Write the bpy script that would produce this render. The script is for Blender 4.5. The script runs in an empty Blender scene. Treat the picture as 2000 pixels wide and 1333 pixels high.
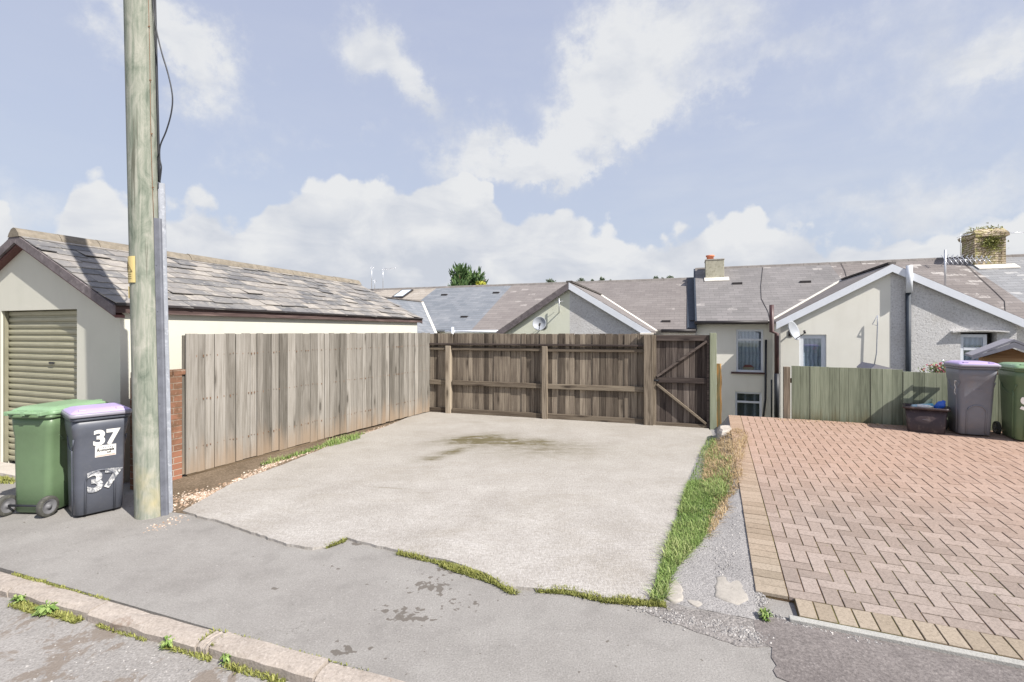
import bpy, math, random
from mathutils import Vector, Matrix
random.seed(7)
R = math.radians
sc = bpy.context.scene
COL = sc.collection
# ------------------------------------------------------------------ camera
EYE, FPX, HOR = 1.80, 944.0, 648.0
cam_d = bpy.data.cameras.new('camera'); cam = bpy.data.objects.new('camera', cam_d); COL.objects.link(cam)
cam.location = (0, 0, EYE); cam.rotation_euler = (R(90), 0, 0)
cam_d.sensor_width = 36; cam_d.lens = FPX / 2000 * 36
cam_d.shift_y = -(666.5 - HOR) / 2000
cam_d.clip_start = 0.05; cam_d.clip_end = 5000
sc.camera = cam
# ------------------------------------------------------------------ exposure, sun, sky
sc.view_settings.view_transform = 'Standard'; sc.view_settings.look = 'None'
sc.view_settings.gamma = 1; sc.view_settings.exposure = 0.55
try: sc.view_settings.use_curve_mapping = False
except Exception: pass
SUN_EL = R(45); SH = Vector((0.765, -0.644, 0)).normalized()
sv = Vector((SH.x * math.cos(SUN_EL), SH.y * math.cos(SUN_EL), math.sin(SUN_EL)))
sl = bpy.data.lights.new('sun', 'SUN'); sl.energy = 5.0; sl.angle = R(0.53); sl.color = (1, 0.95, 0.88)
so = bpy.data.objects.new('sun', sl); COL.objects.link(so); so.rotation_euler = sv.to_track_quat('Z', 'Y').to_euler()
so.location = (20, -16, 20)

class NT:
    """small node-building helper"""
    def __init__(s, nt): s.nt = nt
    def n(s, t, **kw):
        o = s.nt.nodes.new(t)
        for k, v in kw.items(): setattr(o, k, v)
        return o
    def put(s, sock, v):
        if v is None: return
        if isinstance(v, bpy.types.NodeSocket): s.nt.links.new(v, sock)
        else:
            if isinstance(v, (tuple, list)) and len(v) == 3 and sock.type == 'RGBA': v = (*v, 1)
            sock.default_value = v
    def m(s, op, a, b=None, c=None, clamp=False):
        o = s.n('ShaderNodeMath', operation=op, use_clamp=clamp)
        s.put(o.inputs[0], a); s.put(o.inputs[1], b)
        if c is not None: s.put(o.inputs[2], c)
        return o.outputs[0]
    def vm(s, op, a, b=None):
        o = s.n('ShaderNodeVectorMath', operation=op); s.put(o.inputs[0], a); s.put(o.inputs[1], b)
        return o.outputs['Value'] if op in ('LENGTH', 'DISTANCE', 'DOT_PRODUCT') else o.outputs[0]
    def noise(s, vec, scale, detail=4, rough=0.6, dist=0.0, out=0):
        o = s.n('ShaderNodeTexNoise'); s.put(o.inputs['Vector'], vec); s.put(o.inputs['Scale'], scale)
        s.put(o.inputs['Detail'], detail); s.put(o.inputs['Roughness'], rough); s.put(o.inputs['Distortion'], dist)
        return o.outputs[out]
    def vor(s, vec, scale, feature='F1', out='Distance', rnd=1.0):
        o = s.n('ShaderNodeTexVoronoi', feature=feature); s.put(o.inputs['Vector'], vec); s.put(o.inputs['Scale'], scale)
        s.put(o.inputs['Randomness'], rnd); return o.outputs[out]
    def mr(s, v, a, b, c=0.0, d=1.0, smooth=False):
        o = s.n('ShaderNodeMapRange'); o.clamp = True
        if smooth: o.interpolation_type = 'SMOOTHSTEP'
        s.put(o.inputs[0], v); s.put(o.inputs[1], a); s.put(o.inputs[2], b); s.put(o.inputs[3], c); s.put(o.inputs[4], d)
        return o.outputs[0]
    def mix(s, f, a, b, mode='MIX'):
        o = s.n('ShaderNodeMix', data_type='RGBA', blend_type=mode); s.put(o.inputs[0], f)
        s.put(o.inputs[6], a); s.put(o.inputs[7], b); return o.outputs[2]
    def ramp(s, f, stops, interp='LINEAR'):
        o = s.n('ShaderNodeValToRGB'); s.put(o.inputs[0], f); cr = o.color_ramp; cr.interpolation = interp
        while len(cr.elements) < len(stops): cr.elements.new(0.5)
        for e, (p, c) in zip(cr.elements, stops): e.position = p; e.color = (*c, 1)
        return o.outputs[0]
    def xyz(s, v):
        o = s.n('ShaderNodeSeparateXYZ'); s.put(o.inputs[0], v); return o.outputs
    def comb(s, x, y, z=0.0):
        o = s.n('ShaderNodeCombineXYZ'); s.put(o.inputs[0], x); s.put(o.inputs[1], y); s.put(o.inputs[2], z); return o.outputs[0]

w = bpy.data.worlds.new('World'); sc.world = w; w.use_nodes = True; w.node_tree.nodes.clear()
q = NT(w.node_tree)
sky = q.n('ShaderNodeTexSky', sky_type='NISHITA'); sky.sun_disc = False; sky.sun_elevation = SUN_EL
sky.sun_rotation = math.atan2(SH.x, SH.y); sky.altitude = 60; sky.air_density = 1.0; sky.dust_density = 2.2; sky.ozone_density = 1.5
tc = q.n('ShaderNodeTexCoord').outputs['Generated']
X, Y, Z = q.xyz(tc)
el = q.m('MULTIPLY', q.m('ARCSINE', Z), 57.29578)
az = q.m('MULTIPLY', q.m('ARCTAN2', X, Y), 57.29578)
def AE(u, v):
    x, y, z = (u - 1000) / FPX, 1.0, (HOR - v) / FPX
    return math.degrees(math.atan2(x, y)), math.degrees(math.atan2(z, math.hypot(x, y)))
nA = q.noise(tc, 6.5, 9, 0.66); nB = q.noise(q.vm('ADD', tc, (3.1, 1.7, 5.2)), 6.5, 9, 0.66)
nW = q.noise(q.vm('ADD', tc, (9.1, 2.7, 0.2)), 16.0, 6, 0.65)
azw = q.m('ADD', az, q.m('MULTIPLY', q.m('SUBTRACT', nA, 0.5), 19.0))
elw = q.m('ADD', el, q.m('MULTIPLY', q.m('SUBTRACT', nB, 0.5), 14.0))
# low cumulus bank: height of its top against azimuth
tops = [(0,408),(60,440),(115,425),(175,368),(240,400),(330,400),(400,388),(445,430),(500,430),(530,388),(640,362),(800,348),(900,352),(950,372),(1010,425),(1110,418),(1160,452),(1260,470),(1330,446),(1400,440),(1500,446),(1570,434),(1620,486),(1680,478),(1750,452),(1840,470),(1920,462),(2000,440)]
fc = q.n('ShaderNodeFloatCurve'); cv = fc.mapping.curves[0]
a0, a1 = -60.0, 60.0
pts = [((AE(u, v)[0] - a0) / (a1 - a0), AE(u, v)[1] / 30.0) for u, v in tops]
cv.points[0].location = (0, 0.45); cv.points[1].location = (1, 0.5)
for p in pts: cv.points.new(*p)
fc.mapping.update()
q.put(fc.inputs['Value'], q.m('DIVIDE', q.m('SUBTRACT', az, a0), a1 - a0, clamp=True))
def puffs(scale, dist):
    o = q.n('ShaderNodeTexVoronoi', feature='SMOOTH_F1'); o.inputs['Smoothness'].default_value = 0.35
    q.put(o.inputs['Vector'], q.vm('ADD', tc, q.vm('MULTIPLY', q.noise(tc, 9.0, 4, 0.6, out=1), (dist, dist, dist)))); o.inputs['Scale'].default_value = scale; return o.outputs['Distance']
pf = q.m('ADD', q.m('MULTIPLY', puffs(9.0, 0.10), 0.62), q.m('MULTIPLY', puffs(24.0, 0.05), 0.38))
puff = q.m('ADD', q.m('MULTIPLY', q.m('SUBTRACT', 0.57, pf), 6.5), q.m('ADD', q.m('MULTIPLY', q.m('SUBTRACT', nW, 0.5), 2.6), q.m('MULTIPLY', q.m('SUBTRACT', nA, 0.5), 2.5)))
top = q.m('ADD', q.m('MULTIPLY', fc.outputs[0], 30.0), puff)
bank = q.mr(q.m('SUBTRACT', top, el), -0.25, 0.75, 0, 1, True)
blobs = [(330,60,6.5,3.0,-38,.85),(400,140,5.0,2.6,-38,.8),(235,45,3.5,2.6,0,.6),(740,110,4.5,3.2,-10,.85),(800,165,5.5,2.0,-35,.8),(860,212,3,1.2,-40,.5),
         (1200,120,6.0,4.6,35,.9),(1290,80,7.5,4.0,20,.75),(1165,200,5.0,3.6,10,.95),(1240,225,6.0,2.4,18,.75),(1120,285,5.5,1.9,15,.9),(1000,300,6,2.0,0,.95),(1060,330,6,1.6,0,.8),
         (900,330,5,1.8,0,.8),(1450,135,9,1.6,8,.5),(1400,40,7,2.5,0,.4),(1820,405,13,2.6,0,.75),(1960,60,9,3,10,.5),(1750,40,9,2,10,.35),(1150,335,2.5,1.0,0,.6),
         (1430,250,5,.9,0,.35),(660,275,5,.7,0,.3),(465,322,2.2,1.1,0,.35),(1900,200,9,6,0,.3),(1960,90,3,1.5,30,.4),(0,420,4,3,0,.6)]
acc = None
for (u, v, ra, re, ang, st) in blobs:
    A, E = AE(u, v); ca, sa = math.cos(R(ang)), math.sin(R(ang))
    da = q.m('SUBTRACT', azw, A); de = q.m('SUBTRACT', elw, E)
    p_ = q.m('DIVIDE', q.m('ADD', q.m('MULTIPLY', da, ca), q.m('MULTIPLY', de, sa)), ra)
    r_ = q.m('DIVIDE', q.m('SUBTRACT', q.m('MULTIPLY', de, ca), q.m('MULTIPLY', da, sa)), re)
    g = q.m('MULTIPLY', q.m('EXPONENT', q.m('MULTIPLY', q.m('ADD', q.m('MULTIPLY', p_, p_), q.m('MULTIPLY', r_, r_)), -1.0)), st)
    acc = g if acc is None else q.m('ADD', acc, g)
wisp = q.m('ADD', acc, q.m('MULTIPLY', q.m('SUBTRACT', nW, 0.5), 1.0))
high = q.m('MULTIPLY', q.mr(wisp, 0.0, 1.2, 0, 1, True), 0.95)
thin = q.m('MULTIPLY', q.mr(q.noise(q.vm('MULTIPLY', tc, (1.2, 1.2, 5.0)), 2.2, 6, 0.6), 0.45, 0.8, 0, 0.35), q.mr(az, -30, 45, 0.25, 1.0))
mask = q.m('MAXIMUM', bank, q.m('MAXIMUM', high, thin), clamp=True)
body = q.noise(q.vm('MULTIPLY', tc, (1, 1, 2.2)), 7.5, 7, 0.6, 0.4)
cl = q.ramp(q.m('ADD', q.m('ADD', q.m('MULTIPLY', body, 0.6), q.m('MULTIPLY', q.m('SUBTRACT', 0.95, pf), 0.36)), q.m('MULTIPLY', q.m('SUBTRACT', 0.6, q.mr(q.m('SUBTRACT', top, el), 0, 9, 0, 1)), 0.16)),
            [(0.34, (4.95, 5.25, 5.85)), (0.45, (5.75, 5.95, 6.35)), (0.57, (6.6, 6.7, 6.85))])
base = q.mix(0.8, sky.outputs[0], q.ramp(q.mr(el, 0, 45), [(0, (5.3, 5.85, 6.75)), (0.45, (4.85, 5.35, 6.7)), (1, (4.25, 4.65, 6.3))]))
skyc = q.mix(mask, base, cl)
bg = q.n('ShaderNodeBackground'); q.put(bg.inputs[0], skyc); bg.inputs[1].default_value = 0.084
q.nt.links.new(bg.outputs[0], q.n('ShaderNodeOutputWorld').inputs[0])

# ------------------------------------------------------------------ geometry helpers
def G(u, v, z=0.0):
    """photo point on the level ground at height z -> world x, y"""
    y = (EYE - z) * FPX / (v - HOR); return ((u - 1000) / FPX * y, y)
def to(phi, x, y):
    c, s = math.cos(R(phi)), math.sin(R(phi)); return (x * c - y * s, x * s + y * c)
def fr(phi, s_, d_):
    c, s = math.cos(R(phi)), math.sin(R(phi)); return (s_ * c + d_ * s, -s_ * s + d_ * c)
def PD(phi, u, v, d):
    """photo point on the upright plane at depth d of frame phi -> (s, d, z)"""
    t = (u - 1000) / FPX; c, s = math.cos(R(phi)), math.sin(R(phi))
    y = d / (t * s + c); return (y * (t * c - s), d, EYE + (HOR - v) / FPX * y)
def PZ(phi, u, v, z): return (*to(phi, *G(u, v, z)), z)
INFO = {}
def thing(name, label, cat, phi=0, o=(0, 0, 0), group=None):
    e = bpy.data.objects.new(name, None); COL.objects.link(e); e.empty_display_size = 0.2
    x, y = fr(phi, o[0], o[1]); e.location = (x, y, o[2]); e.rotation_euler = (0, 0, -R(phi))
    INFO[e.name] = o; tag(e, label, cat, group); return e
def tag(o, label, cat, group=None, kind=None):
    o['label'] = label; o['category'] = cat
    if group: o['group'] = group
    if kind: o['kind'] = kind
    return o
class MB:
    def __init__(s): s.v = []; s.f = []; s.r = []; s.sm = []
    def face(s, pts, r=None, sm=False):
        i = len(s.v); s.v += [tuple(p) for p in pts]; s.f.append(tuple(range(i, i + len(pts))))
        s.r.append(random.random() if r is None else r); s.sm.append(sm)
    def mesh(s, vs, fs, r=None, sm=False):
        i = len(s.v); s.v += [tuple(p) for p in vs]; r = random.random() if r is None else r
        for f in fs: s.f.append(tuple(k + i for k in f)); s.r.append(r); s.sm.append(sm)
    def box(s, x0, x1, y0, y1, z0, z1, r=None, M=None):
        vs = [(x, y, z) for z in (z0, z1) for x, y in ((x0, y0), (x1, y0), (x1, y1), (x0, y1))]
        if M is not None: vs = [tuple(M @ Vector(p)) for p in vs]
        s.mesh(vs, [(3, 2, 1, 0), (4, 5, 6, 7), (0, 1, 5, 4), (1, 2, 6, 5), (2, 3, 7, 6), (3, 0, 4, 7)], r)
    def bar(s, p, q_, w_, h_, r=None, up=(0, 0, 1)):
        """rectangular bar from p to q"""
        p, q_ = Vector(p), Vector(q_); d = q_ - p; L = d.length; d.normalize()
        x = d.cross(Vector(up)); 
        if x.length < 1e-4: x = d.cross(Vector((0, 1, 0)))
        x.normalize(); z = x.cross(d)
        M = Matrix((( x.x, d.x, z.x, p.x), (x.y, d.y, z.y, p.y), (x.z, d.z, z.z, p.z), (0, 0, 0, 1)))
        s.box(-w_ / 2, w_ / 2, 0, L, -h_ / 2, h_ / 2, r, M)
    def prism(s, poly, vec, r=None, rs=None):
        """solid from planar polygon extruded by vec"""
        n = len(poly); vec = Vector(vec); a = [Vector(p) for p in poly]; b = [p + vec for p in a]
        nr = Vector((0, 0, 0))
        for i in range(n): nr += (a[i] - a[0]).cross(a[(i + 1) % n] - a[0])
        fl = nr.dot(vec) > 0
        fs = [tuple(range(n - 1, -1, -1)) if fl else tuple(range(n)), tuple(range(n, 2 * n)) if fl else tuple(range(2 * n - 1, n - 1, -1))]
        for i in range(n):
            j = (i + 1) % n; fs.append((i, j, j + n, i + n) if fl else (j, i, i + n, j + n))
        s.mesh(a + b, fs, r)
    def tube(s, pts, rad, seg=8, r=None, caps=True, flat=1.0):
        pts = [Vector(p) for p in pts]; rings = []; ref = Vector((0.13, 0.21, 0.97)).normalized()
        rad = rad if isinstance(rad, (list, tuple)) else [rad] * len(pts)
        for i, p in enumerate(pts):
            d = (pts[min(i + 1, len(pts) - 1)] - pts[max(i - 1, 0)]).normalized()
            rf = ref if abs(d.dot(ref)) < 0.9 else Vector((1, 0.1, 0)).normalized()
            x = d.cross(rf).normalized(); y = d.cross(x)
            rings.append([p + (x * math.cos(2 * math.pi * k / seg) + y * math.sin(2 * math.pi * k / seg) * flat) * rad[i] for k in range(seg)])
        s.loft(rings, r, caps, False)
    def loft(s, rings, r=None, caps=True, flip=False, sm=True):
        n = len(rings[0]); vs = [p for rg in rings for p in rg]; fs = []
        for i in range(len(rings) - 1):
            for k in range(n):
                a, b = i * n + k, i * n + (k + 1) % n; c, d = b + n, a + n
                fs.append((a, b, c, d) if not flip else (d, c, b, a))
        i0 = len(s.v); r = random.random() if r is None else r
        s.mesh(vs, fs, r, sm)
        if caps:
            s.f.append(tuple(i0 + k for k in range(n - 1, -1, -1))); s.r.append(r); s.sm.append(False)
            m_ = i0 + (len(rings) - 1) * n; s.f.append(tuple(m_ + k for k in range(n))); s.r.append(r); s.sm.append(False)
    def build(s, name, mat, parent=None, phi=None, o=None, bevel=0.0, kind=None):
        if parent is not None:
            t = parent
            while t.parent: t = t.parent
            o = INFO[t.name]
        if o is None: o = (0, 0, 0)
        me = bpy.data.meshes.new(name); vs = [(p[0] - o[0], p[1] - o[1], p[2] - o[2]) for p in s.v]
        me.from_pydata(vs, [], s.f); me.materials.append(mat)
        at = me.attributes.new('rnd', 'FLOAT', 'FACE'); at.data.foreach_set('value', s.r)
        me.polygons.foreach_set('use_smooth', s.sm)
        uv = me.uv_layers.new(name='UVMap').data; V = me.vertices
        me.update()
        src = s.v
        for p in me.polygons:
            n = p.normal
            if abs(n.z) > 0.96: h, k = Vector((1, 0, 0)), Vector((0, 1, 0))
            else:
                h = Vector((0, 0, 1)).cross(n).normalized(); k = n.cross(h)
            for li in p.loop_indices:
                c = Vector(src[me.loops[li].vertex_index]); uv[li].uv = (c.dot(h), c.dot(k))
        ob = bpy.data.objects.new(name, me); COL.objects.link(ob)
        if parent is not None: ob.parent = parent
        else:
            x, y = fr(phi or 0, o[0], o[1]); ob.location = (x, y, o[2]); ob.rotation_euler = (0, 0, -R(phi or 0)); INFO[ob.name] = o
        if bevel:
            b = ob.modifiers.new('b', 'BEVEL'); b.width = bevel; b.segments = 2; b.limit_method = 'ANGLE'; b.angle_limit = R(50)
        if kind: ob['kind'] = kind
        return ob
# ------------------------------------------------------------------ materials
def mat(name, rough=0.8, spec=0.3):
    m_ = bpy.data.materials.new(name); m_.use_nodes = True; nt = NT(m_.node_tree); b = m_.node_tree.nodes['Principled BSDF']
    b.inputs['Roughness'].default_value = rough; b.inputs['Specular IOR Level'].default_value = spec
    nt.b = b; nt.uv = nt.n('ShaderNodeTexCoord').outputs['UV']; nt.gen = nt.n('ShaderNodeNewGeometry').outputs['Position']
    at = nt.n('ShaderNodeAttribute', attribute_name='rnd'); nt.r = at.outputs['Fac']
    nt.mat = m_; return nt
def fin(nt, col, bump=None, strength=0.3, dist=0.01, rough=None):
    nt.put(nt.b.inputs['Base Color'], col)
    if rough is not None: nt.put(nt.b.inputs['Roughness'], rough)
    if bump is not None:
        b = nt.n('ShaderNodeBump'); b.inputs['Strength'].default_value = strength; b.inputs['Distance'].default_value = dist
        nt.put(b.inputs['Height'], bump); nt.put(nt.b.inputs['Normal'], b.outputs[0])
    return nt.mat
def sc3(nt, v, a, b, c=1.0): return nt.vm('MULTIPLY', v, (a, b, c))
def rcol(nt, col, amt=0.2):
    """scale a colour up and down with the face's random number"""
    f = nt.m('ADD', nt.m('MULTIPLY', nt.r, 2 * amt), 1 - amt)
    o = nt.n('ShaderNodeVectorMath', operation='SCALE'); nt.put(o.inputs[0], col); nt.put(o.inputs['Scale'], f); return o.outputs[0]

def wood(name, dark, mid, light, low=None, lowz=(0.1, 0.6), top=None, grain=1.0, axis=1, amt=0.22, knots=True):
    t = mat(name, 0.85, 0.15); uv = t.uv
    off = t.vm('ADD', uv, t.comb(t.m('MULTIPLY', t.r, 37.0), t.m('MULTIPLY', t.r, 91.0)))
    g1 = (130, 2.2) if axis == 1 else (2.2, 130)
    a = t.noise(sc3(t, off, *g1), grain, 5, 0.65, 0.6)
    g2 = (13, 1.1) if axis == 1 else (1.1, 13)
    b = t.noise(sc3(t, off, *g2), 1.0, 3, 0.6, 1.2)
    c = t.ramp(t.m('ADD', t.m('ADD', t.m('ADD', t.m('MULTIPLY', a, 0.35), t.m('MULTIPLY', b, 0.3)), t.m('MULTIPLY', t.noise(sc3(t, off, *((48, 1.2) if axis == 1 else (1.2, 48))), 1.0, 4, 0.6, 0.8), 0.35)), t.m('MULTIPLY', t.m('SUBTRACT', t.r, 0.5), 0.12)), [(0.35, dark), (0.48, mid), (0.63, light)])
    c = rcol(t, c, amt)
    h = a
    if knots:
        k = t.vor(sc3(t, off, *((6.5, 1.5) if axis == 1 else (1.5, 6.5))), 1.0)
        kd = t.mr(k, 0.09, 0.13, 1, 0, True); kr = t.mr(k, 0.13, 0.30, 0.5, 0, True)
        c = t.mix(t.m('MULTIPLY', kd, 0.8), c, tuple(x * 0.45 for x in dark)); c = t.mix(kr, c, dark)
    if low is not None:
        v_ = t.xyz(t.gen)[2]
        e = t.m('ADD', v_, t.m('MULTIPLY', t.m('SUBTRACT', t.noise(sc3(t, off, 6, 0.6), 1.0, 3, 0.6), 0.5), 0.9))
        c = t.mix(t.m('MULTIPLY', t.mr(e, lowz[0], lowz[1], 1, 0, True), 0.75), c, low)
    if top is not None:
        v_ = t.xyz(t.gen)[2]
        e = t.m('ADD', v_, t.m('MULTIPLY', t.m('SUBTRACT', t.noise(sc3(t, off, 8, 0.6), 1.0, 3, 0.6), 0.5), 1.0))
        c = t.mix(t.m('MULTIPLY', t.mr(e, 1.0, 1.9, 0, 1, True), 0.6), c, top)
    return fin(t, c, h, 0.5, 0.004)
M = {}
M['fence'] = wood('fence_wood', (0.10, 0.09, 0.075), (0.19, 0.175, 0.152), (0.285, 0.268, 0.243), low=(0.31, 0.23, 0.16), lowz=(-0.05, 0.5), amt=0.19)
M['fence_back'] = wood('fence_back_wood', (0.06, 0.048, 0.039), (0.145, 0.118, 0.093), (0.265, 0.225, 0.175), amt=0.35)
M['rail'] = wood('rail_wood', (0.05, 0.038, 0.03), (0.12, 0.095, 0.072), (0.22, 0.185, 0.14), axis=0, amt=0.15)
M['rail_dark'] = wood('rail_dark_wood', (0.035, 0.028, 0.026), (0.07, 0.055, 0.05), (0.14, 0.115, 0.10), axis=0, amt=0.15)
M['post'] = wood('post_wood', (0.10, 0.08, 0.06), (0.26, 0.215, 0.165), (0.42, 0.36, 0.28), amt=0.1)
M['gate'] = wood('gate_wood', (0.04, 0.032, 0.03), (0.085, 0.068, 0.06), (0.17, 0.145, 0.125), amt=0.35)
M['greenfence'] = wood('green_fence_wood', (0.13, 0.145, 0.105), (0.215, 0.24, 0.175), (0.30, 0.325, 0.245), low=(0.12, 0.085, 0.03), lowz=(0.12, 0.5), amt=0.12, knots=False)
M['greenpost'] = wood('green_post_wood', (0.18, 0.20, 0.14), (0.27, 0.295, 0.21), (0.36, 0.385, 0.29), amt=0.08, knots=False)
M['stake'] = wood('stake_wood', (0.09, 0.085, 0.045), (0.17, 0.15, 0.08), (0.50, 0.24, 0.07), amt=0.1)
M['boardbrown'] = wood('brown_board', (0.07, 0.05, 0.03), (0.16, 0.12, 0.08), (0.26, 0.21, 0.14), axis=0, amt=0.1)
def pole_mat():
    t = mat('pole_wood', 0.85, 0.15); p = t.gen
    a = t.noise(sc3(t, p, 26, 26, 1.3), 1.0, 5, 0.6, 0.8); b = t.noise(sc3(t, p, 9, 9, 3.2), 1.0, 6, 0.7, 1.2)
    c = t.ramp(t.m('ADD', t.m('MULTIPLY', a, 0.45), t.m('MULTIPLY', b, 0.55)), [(0.34, (0.12, 0.145, 0.115)), (0.45, (0.21, 0.232, 0.19)), (0.55, (0.30, 0.308, 0.262)), (0.68, (0.41, 0.40, 0.355))])
    cr = t.noise(sc3(t, p, 34, 34, 0.7), 1.0, 3, 0.6, 0.3); c = t.mix(t.mr(cr, 0.30, 0.36, 0.8, 0), c, (0.09, 0.09, 0.07))
    k = t.vor(sc3(t, p, 5, 5, 1.7), 1.0); c = t.mix(t.mr(k, 0.04, 0.11, 0.85, 0, True), c, (0.22, 0.13, 0.06))
    k2 = t.noise(sc3(t, p, 3, 3, 2.2), 1.0, 3, 0.6); z = t.xyz(p)[2]
    c = t.mix(t.m('MULTIPLY', t.mr(z, 0.0, 1.2, 0.7, 0), t.mr(k2, 0.45, 0.65, 0, 1)), c, (0.50, 0.42, 0.22))
    return fin(t, c, a, 0.6, 0.006)
M['pole'] = pole_mat()
def render_mat(name, col, dirt, rough_scale=220, bump=0.25, bdist=0.003, streak=0.5):
    t = mat(name, 0.9, 0.1); uv = t.uv
    n1 = t.noise(uv, 1.3, 5, 0.6); n2 = t.noise(sc3(t, uv, 3.5, 0.5), 1.0, 4, 0.6)
    c = t.mix(t.m('MULTIPLY', t.mr(n1, 0.42, 0.75, 0, 1), 0.45), col, dirt)
    c = t.mix(t.m('MULTIPLY', t.mr(n2, 0.5, 0.8, 0, 1), streak), c, dirt)
    h = t.noise(uv, rough_scale, 3, 0.6)
    return fin(t, c, h, bump, bdist)
M['cream'] = render_mat('cream_render', (0.76, 0.745, 0.675), (0.66, 0.64, 0.57))
M['cream_green'] = render_mat('pale_green_render', (0.70, 0.715, 0.60), (0.6, 0.61, 0.5))
M['garage'] = render_mat('garage_render', (0.615, 0.605, 0.525), (0.53, 0.53, 0.455), 90, 0.15)
M['plaster_plain'] = render_mat('warm_render', (0.56, 0.52, 0.42), (0.44, 0.42, 0.33))
def roughcast():
    t = mat('roughcast', 0.95, 0.1); uv = t.uv
    n = t.noise(uv, 26, 5, 0.7, 0.6); n1 = t.noise(uv, 1.5, 4, 0.6)
    c = t.ramp(n, [(0.36, (0.44, 0.43, 0.42)), (0.46, (0.59, 0.58, 0.57)), (0.62, (0.67, 0.665, 0.655))])
    c = t.mix(t.mr(n1, 0.5, 0.8, 0, 0.4), c, (0.40, 0.37, 0.33))
    return fin(t, c, n, 0.7, 0.015)
M['roughcast'] = roughcast()
def tiles(name, cols, lichen=None, lich_amt=0.0, w_=0.30, h_=0.19, mortar=(0.13, 0.125, 0.125)):
    t = mat(name, 0.7, 0.3); uv = t.uv
    b = t.n('ShaderNodeTexBrick'); b.offset = 0.5; t.put(b.inputs['Vector'], t.vm('ADD', uv, (40.0, 40.0, 0.0)))
    t.put(b.inputs['Color1'], (0, 0, 0, 1)); t.put(b.inputs['Color2'], (1, 1, 1, 1)); t.put(b.inputs['Mortar'], (0.3, 0.3, 0.3, 1))
    b.inputs['Scale'].default_value = 1.0; b.inputs['Mortar Size'].default_value = 0.0025; b.inputs['Mortar Smooth'].default_value = 0.3
    b.inputs['Brick Width'].default_value = w_; b.inputs['Row Height'].default_value = h_; b.inputs['Bias'].default_value = 0.0
    n = t.noise(uv, 0.8, 5, 0.65); bw = t.n('ShaderNodeRGBToBW'); t.put(bw.inputs[0], b.outputs[0])
    f = t.m('ADD', t.m('MULTIPLY', bw.outputs[0], 0.5), t.m('MULTIPLY', t.mr(n, 0.3, 0.7), 0.5))
    D = 0.74; c = t.ramp(f, [(0.0, tuple(x * D for x in cols[0])), (0.5, tuple(x * D for x in cols[1])), (1.0, tuple(x * D for x in cols[2]))])
    fine = t.noise(sc3(t, uv, 30, 60), 1.0, 3, 0.6); c = t.mix(0.25, c, fine, 'OVERLAY')
    if lichen:
        l = t.noise(uv, 2.1, 6, 0.75, 0.4); br = t.m('GREATER_THAN', bw.outputs[0], 1.0 - lich_amt)
        spot = t.mr(l, 0.64, 0.72, 0, 0.8)
        c = t.mix(t.m('MULTIPLY', t.m('MAXIMUM', t.m('MULTIPLY', br, t.mr(l, 0.48, 0.52)), spot), 0.42), c, lichen)
    c = t.mix(b.outputs['Fac'], c, mortar)
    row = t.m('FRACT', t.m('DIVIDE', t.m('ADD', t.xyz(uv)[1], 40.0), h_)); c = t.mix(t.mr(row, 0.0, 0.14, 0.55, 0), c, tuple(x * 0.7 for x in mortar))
    return fin(t, c, t.m('SUBTRACT', t.m('MULTIPLY', t.m('SUBTRACT', 1.0, row), 0.7), b.outputs['Fac']), 0.6, 0.02)
M['slate_grey'] = tiles('grey_slates', [(0.19, 0.215, 0.245), (0.26, 0.28, 0.31), (0.34, 0.355, 0.38)])
M['slate_mid'] = tiles('grey_brown_tiles', [(0.21, 0.20, 0.195), (0.265, 0.25, 0.245), (0.32, 0.30, 0.295)], (0.5, 0.47, 0.44), 0.03)
M['tile_brown'] = tiles('brown_tiles', [(0.225, 0.20, 0.19), (0.265, 0.238, 0.225), (0.31, 0.28, 0.265)], (0.46, 0.42, 0.39), 0.02)
M['tile_pinkish'] = tiles('weathered_brown_tiles', [(0.24, 0.21, 0.20), (0.29, 0.26, 0.245), (0.345, 0.31, 0.29)], (0.42, 0.39, 0.365), 0.05)
M['tile_lichen'] = tiles('lichen_tiles', [(0.20, 0.175, 0.165), (0.26, 0.23, 0.215), (0.33, 0.295, 0.28)], (0.62, 0.59, 0.55), 0.22)
M['slate_pale'] = tiles('pale_slates', [(0.27, 0.275, 0.285), (0.32, 0.325, 0.335), (0.38, 0.385, 0.395)], (0.52, 0.51, 0.49), 0.06)
M['tile_beige'] = tiles('beige_tiles', [(0.33, 0.28, 0.23), (0.45, 0.40, 0.34), (0.56, 0.51, 0.45)], (0.25, 0.22, 0.18), 0.1, 0.33, 0.3)
def slates():
    t = mat('garage_slate', 0.7, 0.3); p = t.uv
    o = t.vm('ADD', p, t.comb(t.m('MULTIPLY', t.r, 53.0), t.m('MULTIPLY', t.r, 17.0)))
    n = t.noise(o, 4.5, 6, 0.7, 0.6); f = t.m('ADD', t.m('MULTIPLY', t.r, 0.42), t.m('MULTIPLY', n, 0.68))
    c = t.ramp(f, [(0.25, (0.105, 0.105, 0.112)), (0.45, (0.185, 0.18, 0.176)), (0.62, (0.25, 0.232, 0.215)), (0.85, (0.38, 0.35, 0.31))])
    l = t.noise(o, 9, 5, 0.7); c = t.mix(t.mr(l, 0.56, 0.68, 0, 0.7), c, (0.47, 0.44, 0.37))
    l2 = t.noise(p, 14, 4, 0.7); c = t.mix(t.mr(l2, 0.66, 0.72, 0, 0.7), c, (0.12, 0.09, 0.06))
    return fin(t, c, t.noise(o, 20, 5, 0.7), 0.5, 0.006)
M['slates'] = slates()
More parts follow.
